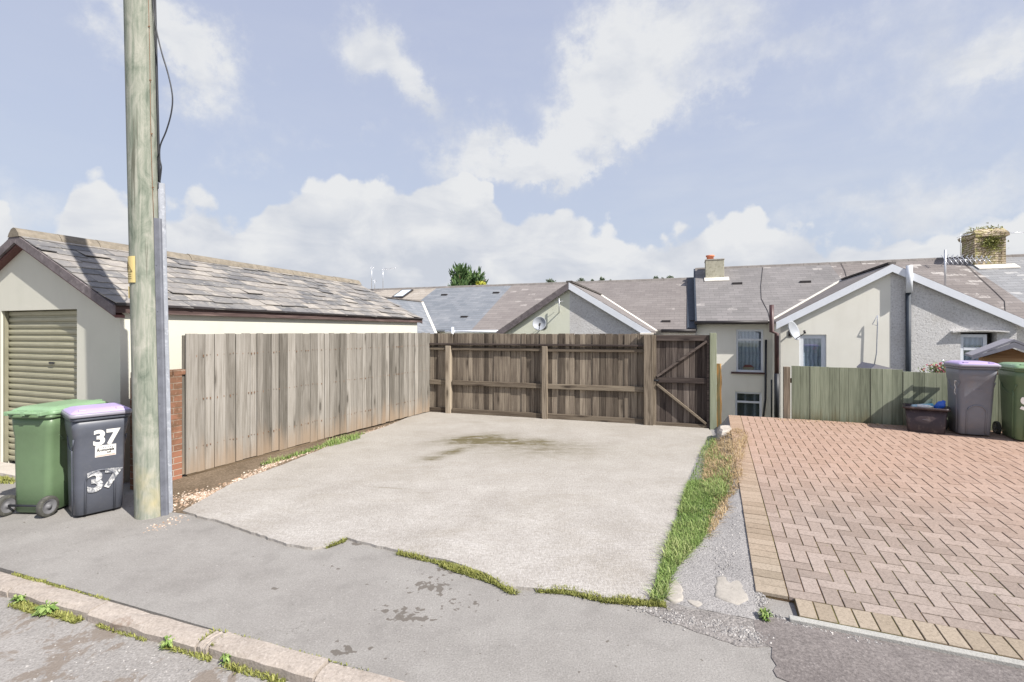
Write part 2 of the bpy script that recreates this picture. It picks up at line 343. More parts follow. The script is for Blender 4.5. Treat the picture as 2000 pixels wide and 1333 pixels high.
def plain(name, col, rough=0.5, spec=0.4, metal=0.0, var=0.12, scale=6, bump=0.05, dirt=None):
    t = mat(name, rough, spec); t.b.inputs['Metallic'].default_value = metal
    n = t.noise(t.gen, scale, 5, 0.65); lo = tuple(c * (1 - var) for c in col); hi = tuple(min(1, c * (1 + var)) for c in col)
    c = t.mix(t.mr(n, 0.3, 0.7), lo, hi)
    if dirt: c = t.mix(t.mr(t.noise(t.gen, scale * 2.3, 5, 0.7), 0.52, 0.7, 0, 0.6), c, dirt)
    return fin(t, c, t.noise(t.gen, 120, 2, 0.5), bump, 0.002)
M['ridge'] = plain('ridge_mortar', (0.215, 0.188, 0.15), 0.9, 0.1, var=0.3, scale=9, bump=0.5, dirt=(0.22, 0.2, 0.17))
M['ridge_dark'] = plain('ridge_tile', (0.19, 0.175, 0.165), 0.9, 0.1, var=0.25, scale=5, bump=0.3)
M['verge'] = plain('weathered_verge', (0.15, 0.13, 0.135), 0.8, 0.2, var=0.3, scale=7, bump=0.4, dirt=(0.28, 0.25, 0.25))
M['fascia'] = wood('fascia_paint', (0.055, 0.035, 0.033), (0.12, 0.085, 0.08), (0.33, 0.24, 0.21), axis=0, amt=0.1, knots=False)
M['redtrim'] = plain('red_brown_paint', (0.11, 0.045, 0.04), 0.6)
M['white'] = plain('white_upvc', (0.72, 0.75, 0.80), 0.35, 0.5, var=0.03)
M['whitepaint'] = plain('white_paint', (0.80, 0.79, 0.76), 0.6, var=0.06, scale=20)
M['black'] = plain('black_plastic', (0.022, 0.024, 0.03), 0.45)
M['brownpipe'] = plain('brown_plastic', (0.085, 0.045, 0.045), 0.4, var=0.2)
M['gutterdark'] = plain('dark_gutter', (0.035, 0.03, 0.03), 0.5)
M['lead'] = plain('lead_flashing', (0.035, 0.045, 0.06), 0.55, var=0.25)  # dark blue-grey for lead, also the painted shade strip by the upstand
M['flash'] = plain('pale_mortar_fillet', (0.66, 0.63, 0.57), 0.85, 0.1, var=0.12, scale=12, bump=0.4)
M['pot'] = plain('terracotta', (0.60, 0.22, 0.13), 0.8, 0.1, var=0.2)
M['galv'] = plain('galvanised_steel', (0.30, 0.32, 0.36), 0.55, 0.4, metal=0.1, var=0.14, scale=9, bump=0.1, dirt=(0.6, 0.62, 0.66))
M['greypvc'] = plain('grey_cable_guard', (0.15, 0.158, 0.185), 0.5, 0.4, var=0.22, scale=7)
M['wire'] = plain('rusty_wire', (0.22, 0.13, 0.08), 0.7)
M['alu'] = plain('aluminium', (0.62, 0.63, 0.66), 0.35, 0.5, metal=0.6, var=0.05)
M['dish'] = plain('grey_dish', (0.33, 0.35, 0.38), 0.5, var=0.06)
M['yellow'] = plain('yellow_sign', (0.70, 0.56, 0.24), 0.5, var=0.08)
M['signblack'] = plain('sign_black', (0.12, 0.09, 0.04), 0.6)
M['bin_green'] = plain('green_bin_plastic', (0.12, 0.185, 0.10), 0.38, 0.45, var=0.10, scale=3, bump=0.05, dirt=(0.13, 0.19, 0.11))
M['bin_greenlid'] = plain('green_lid_plastic', (0.215, 0.34, 0.195), 0.36, 0.45, var=0.08, scale=4)
M['bin_char'] = plain('charcoal_bin_plastic', (0.088, 0.096, 0.12), 0.42, 0.45, var=0.12, scale=3, bump=0.05, dirt=(0.12, 0.125, 0.14))
M['bin_grey'] = plain('grey_bin_plastic', (0.185, 0.195, 0.225), 0.42, 0.45, var=0.12, scale=3, bump=0.05, dirt=(0.22, 0.2, 0.2))
M['bin_purple'] = plain('purple_lid_plastic', (0.46, 0.36, 0.62), 0.36, 0.45, var=0.06, scale=4)
M['bin_purple_deep'] = plain('deep_purple_plastic', (0.16, 0.12, 0.42), 0.4, 0.4, var=0.06, scale=4)
M['bin_rimgrey'] = plain('grey_rim_plastic', (0.26, 0.25, 0.30), 0.4, 0.4, var=0.06)
M['rubber'] = plain('rubber_tyre', (0.075, 0.075, 0.068), 0.75, 0.2, var=0.25, scale=14, dirt=(0.2, 0.19, 0.16))
M['hub'] = plain('grey_hub', (0.16, 0.16, 0.17), 0.45, 0.4, var=0.1)
M['sticker'] = plain('white_sticker', (0.74, 0.73, 0.70), 0.5, var=0.08, scale=40)
M['pinkband'] = plain('pink_print', (0.72, 0.42, 0.36), 0.6)
M['ink'] = plain('dark_print', (0.06, 0.06, 0.06), 0.6)
M['boxbrown'] = plain('brown_box_plastic', (0.05, 0.034, 0.036), 0.42, 0.4, var=0.25, scale=5, dirt=(0.19, 0.15, 0.125))
M['rubble'] = plain('rubble_concrete', (0.47, 0.43, 0.38), 0.95, 0.1, var=0.25, scale=14, bump=0.8, dirt=(0.36, 0.32, 0.28))
M['palestone'] = plain('pale_concrete_lump', (0.36, 0.335, 0.30), 0.95, 0.1, var=0.12, scale=18, bump=0.6, dirt=(0.27, 0.25, 0.225))
M['roofgrey'] = plain('mineral_felt', (0.34, 0.33, 0.36), 0.9, 0.1, var=0.1, scale=30, bump=0.3)
M['shedwood'] = wood('shed_wood', (0.25, 0.14, 0.07), (0.38, 0.23, 0.12), (0.48, 0.31, 0.18), axis=0, amt=0.1, knots=False)
M['oliveframe'] = plain('olive_door_frame', (0.22, 0.21, 0.15), 0.6)
M['curtain'] = None
def curtain():
    t = mat('net_curtain', 0.9, 0.1); w_ = t.n('ShaderNodeTexWave'); t.put(w_.inputs['Vector'], t.uv); w_.inputs['Scale'].default_value = 3.2; w_.inputs['Distortion'].default_value = 2.5
    return fin(t, t.ramp(w_.outputs[1], [(0, (0.45, 0.50, 0.56)), (1, (0.80, 0.84, 0.88))]), w_.outputs[1], 0.6, 0.03)
M['curtain'] = curtain()
M['room'] = plain('dim_room', (0.10, 0.11, 0.13), 0.9)
M['blind'] = None
def blind():
    t = mat('vertical_blind', 0.8, 0.1); w_ = t.n('ShaderNodeTexWave'); t.put(w_.inputs['Vector'], t.uv); w_.inputs['Scale'].default_value = 1.3
    return fin(t, t.ramp(w_.outputs[1], [(0.0, (0.10, 0.12, 0.14)), (0.86, (0.19, 0.21, 0.24)), (0.93, (0.42, 0.44, 0.47))]))
M['blind'] = blind()
def glass():
    t = mat('window_glass', 0.03, 0.5); nt = t.nt; out = nt.nodes['Material Output']
    tr = t.n('ShaderNodeBsdfTransparent'); tr.inputs[0].default_value = (0.85, 0.89, 0.93, 1)
    gl = t.n('ShaderNodeBsdfGlossy'); gl.inputs['Roughness'].default_value = 0.03
    mx = t.n('ShaderNodeMixShader'); mx.inputs[0].default_value = 0.16
    nt.links.new(tr.outputs[0], mx.inputs[1]); nt.links.new(gl.outputs[0], mx.inputs[2]); nt.links.new(mx.outputs[0], out.inputs[0])
    return t.mat
M['glass'] = glass()
def paintmat():
    t = mat('worn_white_paint', 0.7, 0.2); n = t.noise(t.gen, 38, 5, 0.75); n2 = t.noise(t.gen, 11, 4, 0.6)
    c = t.mix(t.mr(n, 0.44, 0.56), (0.16, 0.17, 0.19), (0.70, 0.70, 0.69)); return fin(t, t.mix(t.mr(n2, 0.52, 0.66, 0, 0.8), c, (0.20, 0.21, 0.24)))
M['wornpaint'] = paintmat()
def brick():
    t = mat('red_brick', 0.9, 0.1); b = t.n('ShaderNodeTexBrick'); t.put(b.inputs['Vector'], t.vm('ADD', t.uv, (10.03, 10.0, 0.0)))
    b.inputs['Scale'].default_value = 1; b.inputs['Brick Width'].default_value = 0.225; b.inputs['Row Height'].default_value = 0.075
    b.inputs['Mortar Size'].default_value = 0.006; b.inputs['Mortar Smooth'].default_value = 0.2
    t.put(b.inputs['Color1'], (0.20, 0.10, 0.065)); t.put(b.inputs['Color2'], (0.37, 0.17, 0.11)); t.put(b.inputs['Mortar'], (0.40, 0.33, 0.27))
    n = t.noise(t.uv, 5, 5, 0.7); z = t.xyz(t.gen)[2]
    c = t.mix(t.m('MULTIPLY', t.mr(n, 0.3, 0.6, 0.1, 0.9), t.mr(z, 0.15, 0.6, 0.1, 1)), b.outputs[0], (0.13, 0.08, 0.05))
    c = t.mix(t.mr(t.noise(t.uv, 30, 3, 0.6), 0.6, 0.75, 0, 0.5), c, (0.5, 0.36, 0.28))
    return fin(t, c, t.m('SUBTRACT', t.m('MULTIPLY', t.noise(t.uv, 60, 3, 0.6), 0.3), b.outputs['Fac']), 0.7, 0.01)
M['brick'] = brick()
def stone():
    t = mat('stone_chimney', 0.95, 0.1); uv = t.uv; b = t.n('ShaderNodeTexBrick'); t.put(b.inputs['Vector'], t.vm('ADD', t.vm('ADD', uv, (5.0, 5.0, 0.0)), sc3(t, t.noise(uv, 7, 3, 0.6, out=1), 0.10, 0.07)))
    b.inputs['Scale'].default_value = 1; b.inputs['Brick Width'].default_value = 0.30; b.inputs['Row Height'].default_value = 0.07; b.offset = 0.37
    b.inputs['Mortar Size'].default_value = 0.012
    t.put(b.inputs['Color1'], (0.42, 0.34, 0.24)); t.put(b.inputs['Color2'], (0.66, 0.56, 0.42)); t.put(b.inputs['Mortar'], (0.22, 0.17, 0.10))
    c = t.mix(t.mr(t.noise(uv, 4, 5, 0.7), 0.5, 0.62, 0, 0.75), b.outputs[0], (0.36, 0.36, 0.10))
    return fin(t, c, t.m('SUBTRACT', t.noise(uv, 12, 4, 0.6), b.outputs['Fac']), 0.8, 0.03)
M['stone'] = stone()
M['chimrender'] = plain('stained_chimney_render', (0.44, 0.42, 0.33), 0.95, 0.1, var=0.15, scale=5, bump=0.4, dirt=(0.14, 0.125, 0.07))

def spots(t, lst, p):
    """soft patches at world points (x, y, rx, ry, angle, strength)"""
    acc = None; Xp, Yp, _ = t.xyz(p)
    for (cx, cy, rx, ry, ang, st) in lst:
        ca, sa = math.cos(R(ang)), math.sin(R(ang)); dx = t.m('SUBTRACT', Xp, cx); dy = t.m('SUBTRACT', Yp, cy)
        a = t.m('DIVIDE', t.m('ADD', t.m('MULTIPLY', dx, ca), t.m('MULTIPLY', dy, sa)), rx)
        b = t.m('DIVIDE', t.m('SUBTRACT', t.m('MULTIPLY', dy, ca), t.m('MULTIPLY', dx, sa)), ry)
        g = t.m('MULTIPLY', t.m('EXPONENT', t.m('MULTIPLY', t.m('ADD', t.m('MULTIPLY', a, a), t.m('MULTIPLY', b, b)), -1.0)), st)
        acc = g if acc is None else t.m('ADD', acc, g)
    return acc
def concrete():
    t = mat('slab_concrete', 0.92, 0.15); p = t.gen
    wp = t.vm('ADD', p, t.vm('SCALE', t.noise(p, 3, 4, 0.6, out=1), None)) if False else p
    n1 = t.noise(p, 1.7, 7, 0.68); n2 = t.noise(p, 42, 5, 0.8); n3 = t.noise(sc3(t, p, 9, 38), 1.0, 5, 0.7, 1.0)
    c = t.ramp(n1, [(0.32, (0.335, 0.312, 0.285)), (0.5, (0.415, 0.392, 0.365)), (0.68, (0.49, 0.468, 0.44))])
    yy = t.xyz(p)[1]
    c = t.mix(t.mr(yy, 4.2, 7.0, 0.0, 0.5), c, (0.35, 0.325, 0.275))
    c = t.mix(t.mr(n2, 0.38, 0.52, 0.6, 0), c, (0.25, 0.225, 0.20))
    c = t.mix(t.mr(n2, 0.55, 0.68, 0, 0.55), c, (0.56, 0.53, 0.505))
    c = t.mix(t.mr(n3, 0.35, 0.58, 0.4, 0), c, (0.28, 0.255, 0.225))
    sp = []
    for (u, v, rx, ry, an, st) in [(875, 888, .5, .14, 50, 1.1), (925, 860, .6, .26, 30, 1.3), (990, 865, .75, .26, -5, 1.2), (1060, 880, .9, .5, 0, .6), (760, 957, .18, .025, -10, .5), (850, 900, .10, .08, 0, .7), (930, 827, .16, .03, 0, .6), (660, 865, .30, .05, 40, .4)]:
        x, y = G(u, v); sp.append((x, y, rx, ry, an, st))
    s_ = t.m('MULTIPLY', spots(t, sp, p), t.mr(t.noise(sc3(t, p, 2.0, 5.0), 1.6, 6, 0.72), 0.34, 0.62, 0.1, 1.3))
    rot = t.n('ShaderNodeMapping'); t.put(rot.inputs['Vector'], p); rot.inputs['Rotation'].default_value = (0, 0, R(-22)); rot.inputs['Scale'].default_value = (95, 22, 1)
    n5 = t.noise(rot.outputs[0], 1.0, 4, 0.7, 0.6); near = t.mr(yy, 3.0, 6.5, 1, 0.15)
    c = t.mix(t.m('MULTIPLY', t.mr(n5, 0.34, 0.48, 0.5, 0), near), c, (0.24, 0.22, 0.19)); c = t.mix(t.m('MULTIPLY', t.mr(n5, 0.54, 0.66, 0, 0.4), near), c, (0.58, 0.55, 0.53))
    n6 = t.noise(sc3(t, p, 0.9, 1.6), 1.0, 7, 0.72, 0.8); c = t.mix(t.mr(n6, 0.5, 0.68, 0, 0.35), c, (0.27, 0.24, 0.195))
    c = t.mix(t.m('MULTIPLY', s_, 0.92, clamp=True), c, (0.135, 0.115, 0.065))
    return fin(t, c, t.m('ADD', t.m('ADD', t.m('MULTIPLY', n2, 0.6), n3), n5), 0.6, 0.010)
M['concrete'] = concrete()
def tarmac(name, lo, hi, speck=(0.5, 0.48, 0.46), amt=0.35, scale=90, bump=0.5, st=None, patch=None, bdist=0.006):
    t = mat(name, 0.93, 0.15); p = t.gen
    n1 = t.noise(p, 1.6, 5, 0.6); n2 = t.noise(p, scale, 3, 0.7); n3 = t.noise(p, scale * 0.33, 4, 0.7)
    c = t.mix(t.mr(n1, 0.3, 0.7), lo, hi)
    c = t.mix(t.mr(n2, 0.36, 0.5, amt, 0), c, tuple(x * 0.45 for x in lo))
    c = t.mix(t.mr(n2, 0.56, 0.7, 0, amt), c, speck)
    c = t.mix(t.mr(n3, 0.55, 0.75, 0, 0.25), c, speck)
    cr = t.vor(t.vm('ADD', p, sc3(t, t.noise(p, 3.0, 5, 0.7, out=1), 0.9, 0.9)), 0.75, feature='DISTANCE_TO_EDGE')
    c = t.mix(t.m('MULTIPLY', t.mr(cr, 0.0, 0.0045, 0.55, 0), t.mr(t.noise(p, 0.9, 2, 0.5), 0.5, 0.6)), c, (0.09, 0.08, 0.07))
    c = t.mix(t.mr(t.noise(p, 4.5, 6, 0.72), 0.5, 0.72, 0, 0.35), c, tuple(x * 0.62 for x in lo))
    if patch: c = t.mix(t.mr(t.noise(p, 2.6, 6, 0.7, 0.5), patch[1], patch[1] + 0.04, 0, 0.75), c, patch[0])
    if st:
        s_ = spots(t, st, p); v_ = t.noise(p, 19, 2, 0.5, 0.1)
        c = t.mix(t.m('MULTIPLY', t.mr(t.m('ADD', v_, t.m('MULTIPLY', s_, 0.30)), 0.71, 0.75), 0.72), c, (0.10, 0.085, 0.07))
    return fin(t, c, t.m('ADD', n2, t.m('MULTIPLY', n3, 0.6)), bump, bdist)
stl = []
for (u, v, rx, ry, st) in [(840, 1145, .16, .10, 1.0), (790, 1200, .20, .10, .9), (880, 1115, .12, .1, .8), (900, 1180, .22, .1, .55), (700, 1062, .08, .04, 1.0), (650, 1110, .1, .05, .5), (665, 1272, .07, .05, .9), (720, 1270, .12, .05, .5), (760, 1140, .05, .03, .8), (530, 1150, .06, .03, .7)]:
    x, y = G(u, v); stl.append((x, y, rx, ry, -15, st))
M['path'] = tarmac('path_tarmac', (0.235, 0.222, 0.208), (0.30, 0.287, 0.27), st=stl, amt=0.3)
M['patch'] = tarmac('dark_tarmac_patch', (0.15, 0.133, 0.128), (0.205, 0.184, 0.175), speck=(0.36, 0.33, 0.31), amt=0.45, scale=60, bump=0.8)
M['rough'] = tarmac('broken_tarmac', (0.21, 0.195, 0.185), (0.29, 0.27, 0.255), speck=(0.45, 0.42, 0.40), amt=0.7, scale=55, bump=1.0, bdist=0.012)
M['grit'] = tarmac('grey_grit', (0.26, 0.25, 0.245), (0.35, 0.335, 0.325), speck=(0.5, 0.485, 0.47), amt=0.6, scale=75, bump=0.9, bdist=0.01)
M['road'] = tarmac('road_tarmac', (0.255, 0.24, 0.225), (0.33, 0.312, 0.295), speck=(0.54, 0.52, 0.50), amt=0.4, scale=70, bump=0.8, patch=((0.19, 0.155, 0.125), 0.53))
M['soil'] = tarmac('soil', (0.12, 0.09, 0.06), (0.2, 0.155, 0.11), speck=(0.4, 0.3, 0.22), amt=0.5, scale=50, bump=1.0)
M['kerb'] = tarmac('kerb_concrete', (0.34, 0.295, 0.255), (0.42, 0.37, 0.325), speck=(0.62, 0.57, 0.52), amt=0.35, scale=60, bump=0.6, patch=((0.27, 0.21, 0.17), 0.60))
M['apron'] = tarmac('apron_concrete', (0.45, 0.41, 0.36), (0.55, 0.51, 0.46), amt=0.25)
M['edging'] = tarmac('edging_concrete', (0.33, 0.325, 0.30), (0.41, 0.405, 0.38), amt=0.3, speck=(0.5, 0.49, 0.46))
def terrain(name, a, b):
    t = mat(name, 0.95, 0.1); n = t.noise(t.gen, 0.35, 6, 0.7); n2 = t.noise(t.gen, 12, 4, 0.7)
    return fin(t, t.mix(t.mr(n, 0.35, 0.65), a, b), n2, 0.6, 0.03)
M['ground'] = terrain('garden_ground', (0.07, 0.09, 0.035), (0.16, 0.14, 0.09))
M['hill'] = terrain('hill_grass', (0.06, 0.08, 0.05), (0.10, 0.12, 0.07))
def paver(name, cols, moss=(0.30, 0.30, 0.10)):
    t = mat(name, 0.88, 0.2); p = t.gen
    n = t.noise(p, 55, 4, 0.7); n1 = t.noise(p, 0.8, 4, 0.6)
    c = t.ramp(t.m('ADD', t.m('MULTIPLY', t.r, 0.55), t.m('MULTIPLY', n1, 0.5)), [(0.25, cols[0]), (0.5, cols[1]), (0.78, cols[2])])
    yx = t.m('ADD', t.m('MULTIPLY', t.xyz(p)[1], 0.92), t.m('MULTIPLY', t.xyz(p)[0], 0.38))
    c = t.mix(t.mr(t.m('ADD', yx, t.m('MULTIPLY', n1, 3.0)), 5.6, 9.0, 0.0, 0.6), c, cols[3])
    c = t.mix(t.mr(n, 0.38, 0.52, 0.4, 0), c, tuple(x * 0.6 for x in cols[0])); c = t.mix(t.mr(n, 0.58, 0.72, 0, 0.35), c, tuple(min(1, x * 1.35) for x in cols[2]))
    return fin(t, c, n, 0.5, 0.004)
M['paver'] = paver('red_grey_paver', [(0.238, 0.195, 0.168), (0.288, 0.238, 0.207), (0.34, 0.284, 0.25), (0.425, 0.265, 0.187)])
M['paver_buff'] = paver('buff_paver', [(0.25, 0.205, 0.155), (0.295, 0.245, 0.188), (0.345, 0.29, 0.228), (0.40, 0.26, 0.18)])
def joint():
    t = mat('joint_sand', 0.95, 0.1); p = t.gen; n = t.noise(p, 1.6, 5, 0.7); n2 = t.noise(p, 30, 4, 0.7)
    c = t.mix(t.mr(n, 0.42, 0.6), (0.14, 0.09, 0.055), (0.13, 0.125, 0.04)); c = t.mix(t.mr(n2, 0.4, 0.6, 0.5, 0), c, (0.08, 0.058, 0.036))
    return fin(t, c, n2, 1.0, 0.004)
M['joint'] = joint()
def leaf(name, a, b, c_, trans=0.25):
    t = mat(name, 0.6, 0.25); fin(t, t.ramp(t.r, [(0, a), (0.55, b), (1, c_)]))
    return t.mat
M['grass'] = leaf('grass_blades', (0.10, 0.165, 0.04), (0.20, 0.29, 0.08), (0.40, 0.42, 0.19))
M['straw'] = leaf('dry_grass', (0.30, 0.205, 0.10), (0.45, 0.325, 0.18), (0.56, 0.46, 0.28))
M['moss'] = leaf('moss_tufts', (0.12, 0.13, 0.035), (0.235, 0.25, 0.07), (0.36, 0.35, 0.12))
M['weed'] = leaf('weed_leaves', (0.09, 0.16, 0.035), (0.18, 0.27, 0.07), (0.30, 0.37, 0.13))
M['conifer'] = leaf('conifer_leaves', (0.035, 0.075, 0.025), (0.07, 0.13, 0.045), (0.13, 0.20, 0.07))
M['yellowleaf'] = leaf('yellow_green_leaves', (0.22, 0.26, 0.03), (0.38, 0.38, 0.05), (0.5, 0.5, 0.10))
M['fartree'] = leaf('far_tree_leaves', (0.09, 0.12, 0.08), (0.12, 0.155, 0.10), (0.16, 0.19, 0.12))
M['bark'] = plain('bark', (0.12, 0.09, 0.06), 0.9, 0.1)
M['pebble'] = leaf('gravel_stones', (0.26, 0.17, 0.11), (0.44, 0.33, 0.25), (0.62, 0.55, 0.47))
M['pebblegrey'] = leaf('grey_chips', (0.18, 0.17, 0.17), (0.29, 0.28, 0.27), (0.46, 0.44, 0.42))
M['pink'] = plain('pink_petals', (0.62, 0.16, 0.22), 0.6)
def door_mat():
    t = mat('olive_roller_paint', 0.45, 0.4); n = t.noise(sc3(t, t.uv, 2.0, 0.7), 1.0, 4, 0.6)
    return fin(t, t.mix(t.mr(n, 0.35, 0.7), (0.30, 0.29, 0.20), (0.40, 0.38, 0.27)))
M['rollerdoor'] = door_mat()

# ------------------------------------------------------------------ ground, road, paths
KA, KB, KF = 19.2, 2.16, 2.03       # kerb frame angle, kerb back and front depth
m = MB()                            # the big ground sheet, stepping down to the gardens behind the fences
S = [-900, -200, -60, -20, -5.85, -5.75, 0, 20, 60, 200, 900]
def gh(s_, d_):
    lim = 10.95 if s_ < -5.8 else 9.78
    return -0.12 if d_ <= lim else (-2.6 if d_ > lim + 0.05 else -2.6)
rows = [-60, -20, -5, 0, 4, 8, 9.78, 9.84, 10.95, 11.01, 14, 20, 40, 100, 300, 900]
idx = {}
vs = []
for j, d_ in enumerate(rows):
    for i, s_ in enumerate(S):
        idx[i, j] = len(vs); vs.append((s_, d_, gh(s_, d_)))
fs = [(idx[i, j], idx[i + 1, j], idx[i + 1, j + 1], idx[i, j + 1]) for j in range(len(rows) - 1) for i in range(len(S) - 1)]
m.mesh(vs, fs); m.build('ground', M['ground'], phi=20, kind='structure')
def rough_poly(pts, step=0.05, amp=0.012, seed=1):
    rnd = random.Random(seed); out = []
    for i in range(len(pts)):
        a, b = pts[i], pts[(i + 1) % len(pts)]; L = math.dist(a, b); n = max(1, int(L / step)) if L < 12 else 1
        for k in range(n):
            t_ = k / n; j = amp if 0 < k else amp * 0.4
            out.append((a[0] + (b[0] - a[0]) * t_ + rnd.uniform(-j, j), a[1] + (b[1] - a[1]) * t_ + rnd.uniform(-j, j)))
    return out
def sheet(name, pix, z0, z1, mt, rough=None, world=None, seed=1):
    pts = world or [G(u, v, z1) for u, v in pix]
    if rough: pts = rough_poly(pts, rough[0], rough[1], seed)
    m = MB(); m.prism([(x, y, z0) for x, y in pts], (0, 0, z1 - z0)); return m.build(name, mt, kind='structure')
W = lambda phi, lst: [fr(phi, a, b) for a, b in lst]
sheet('road', None, -0.10, -0.055, M['road'], world=W(KA, [(-40, -12), (40, -12), (40, KF + 0.005), (-40, KF + 0.005)]))
sheet('footpath', None, -0.10, 0.0, M['path'], world=W(20, [(-40, 2.13), (40, 2.13), (40, 3.3), (16, 3.3), (16, 9.70), (-5.9, 9.70), (-5.9, 10.9), (-40, 10.9)]))
m = MB()                            # kerb stones: one line of the setting, each stone its own length and tilt
x = -8.0
rk = random.Random(4)
joints = [-14, -13, -12, -11, -10, -9, -8, -7, -6, -5.05, PZ(KA, 22, 1150, 0)[0], PZ(KA, 180, 1193, 0)[0], PZ(KA, 378, 1262, 0)[0], PZ(KA, 410, 1262, 0)[0], PZ(KA, 620, 1316, 0)[0], 0.6, 1.5, 2.4, 3.3, 4.2, 5.1, 6, 7, 8, 9, 10, 11, 12]
for a, b in zip(joints, joints[1:]):
    dz = rk.uniform(-0.006, 0.012); sh = rk.uniform(-0.008, 0.008); n = 7; prof = [(KF + 0.004, -0.10), (KF, -0.012), (KF + 0.02, 0.006), (KF + 0.07, 0.012), (KB - 0.006, 0.010), (KB, -0.10)]
    rings = []
    for k in range(n + 1):
        xx = a + 0.006 + (b - a - 0.012) * k / n
        rings.append([(xx, p[0] + sh + (rk.uniform(-.006, .006) if 0 < i < 4 else 0), p[1] + dz + (rk.uniform(-.004, .004) if 0 < i < 5 else 0)) for i, p in enumerate(prof)])
    m.loft(rings, None, True, False, sm=False)
m.build('kerb', M['kerb'], phi=KA, kind='structure')
# concrete parking slab
slab_px = [(357, 998), (395, 1010), (430, 1018), (500, 1042), (560, 1063), (610, 1070), (640, 1066), (676, 1050), (735, 1066), (790, 1078), (840, 1088), (880, 1096), (950, 1120), (990, 1146), (1050, 1150), (1100, 1150), (1180, 1166), (1225, 1168), (1268, 1172),
           (1286, 1110), (1300, 1060), (1325, 990), (1345, 930), (1362, 890), (1378, 862), (1392, 850)]
sp_ = [G(u, v, 0.02) for u, v in slab_px] + [fr(20, 0.35, 9.62), fr(20, -5.60, 9.62)] + [G(760, 831, .02), G(640, 873, .02), G(560, 905, .02), G(450, 946, .02)]
slab = sheet('concrete_slab', None, -0.05, 0.022, M['concrete'], rough=(0.06, 0.008), world=sp_)
sheet('soil_strip', None, -0.05, 0.006, M['soil'], world=[G(330, 1000), G(420, 1012), (-1.6, 10.3), fr(20, -5.75, 9.66), (-4.2, 5.6)])
sheet('garage_apron', None, -0.05, 0.03, M['apron'], rough=(0.08, 0.01), world=[fr(20.1, -12, 3.30), fr(20.1, -6.45, 3.30), fr(20.1, -6.45, 3.8), fr(20.1, -12, 3.8)], seed=3) if False else None
sheet('dark_tarmac_patch', [(1468, 1197), (1480, 1250), (1507, 1264), (1516, 1322), (1585, 1345), (1700, 1420), (2300, 1560), (2400, 1372), (2000, 1291), (1700, 1237), (1480, 1200)], -0.05, 0.005, M['patch'], rough=(0.05, 0.01))
sheet('broken_tarmac_edge', [(1225, 1176), (1262, 1178), (1300, 1176), (1345, 1190), (1400, 1196), (1470, 1196), (1484, 1252), (1508, 1264), (1440, 1262), (1390, 1244), (1330, 1222), (1270, 1200)], -0.05, 0.0035, M['rough'], rough=(0.04, 0.012))
VE = [(1268, 1172), (1286, 1110), (1300, 1060), (1325, 990), (1345, 930), (1362, 890), (1378, 862), (1392, 850)]
VEd = sorted((to(22.5, *G(u, v, .02))[1], to(22.5, *G(u, v, .02))[0]) for u, v in VE)
def ve_s(d_):
    if d_ <= VEd[0][0]: return VEd[0][1]
    for (d0_, s0_), (d1_, s1_) in zip(VEd, VEd[1:]):
        if d_ <= d1_: return s0_ + (s1_ - s0_) * (d_ - d0_) / (d1_ - d0_)
    return VEd[-1][1]
def vz(x, y):
    """height of the verge between slab and driveway"""
    s_, d_ = to(22.5, x, y); a = ve_s(d_); t_ = min(1.0, max(0.0, (s_ - a) / max(0.27 - a, .01))); return 0.012 + t_ ** 1.6 * (0.0415 * max(0.0, d_ - 3.47) + 0.008)
m = MB(); gv, gf = [], []; ND, NS = 70, 12; rv = random.Random(77)
for a in range(ND + 1):
    d_ = 3.36 + (9.62 - 3.36) * a / ND; l0 = ve_s(d_) - .05; r0 = 0.30 if d_ > 3.47 else .27
    for b in range(NS + 1):
        x_, y_ = fr(22.5, l0 + (r0 - l0) * b / NS, d_); gv.append((x_, y_, vz(x_, y_) + (rv.uniform(-.003, .003) if 0 < b < NS else -.004) - (0.012 if a == 0 else 0)))
for a in range(ND):
    for b in range(NS): k_ = a * (NS + 1) + b; gf.append((k_, k_ + 1, k_ + NS + 2, k_ + NS + 1))
m.mesh(gv, gf, .5, True); m.build('verge_ground', M['grit'], kind='structure')

# ------------------------------------------------------------------ driveway of herringbone block paving
DP = 22.5
D0 = 3.47; SL = 0.27
def dz(s_, d_): return 0.0 + 0.0415 * max(0.0, d_ - D0)
SR, DE = 8.6, 9.62
m = MB(); mb_ = MB(); base = MB()
W_, Lp = 0.105, 0.21; gap = 0.0038; rr = random.Random(11)
def brk(mm, x0, x1, y0, y1, r=None):
    g = gap; t_ = 0.0; e = 0.0022; h = 0.03
    x0 += g; x1 -= g; y0 += g; y1 -= g
    if x1 - x0 < 0.015 or y1 - y0 < 0.015: return
    j = rr.uniform(-0.0014, 0.0016); tx = rr.uniform(-.012, .012); ty = rr.uniform(-.012, .012); cx, cy = (x0 + x1) / 2, (y0 + y1) / 2
    def z(x, y, o): return dz(x, y) + h + j + (x - cx) * tx + (y - cy) * ty + o
    bot = [(x, y, z(x, y, -0.022)) for x, y in ((x0, y0), (x1, y0), (x1, y1), (x0, y1))]
    mid = [(x, y, z(x, y, -e)) for x, y in ((x0, y0), (x1, y0), (x1, y1), (x0, y1))]
    tp = [(x, y, z(x, y, 0)) for x, y in ((x0 + e, y0 + e), (x1 - e, y0 + e), (x1 - e, y1 - e), (x0 + e, y1 - e))]
    fs = [(8, 9, 10, 11)]
    for k in range(4):
        q_ = (k + 1) % 4; fs += [(k, q_, q_ + 4, k + 4), (k + 4, q_ + 4, q_ + 8, k + 8)]
    mm.mesh(bot + mid + tp, fs, r)
ix0, iy0 = SL + 0.2, D0 + 0.2
nx, ny = int((SR - ix0) / W_) + 2, int((DE - iy0) / W_) + 2
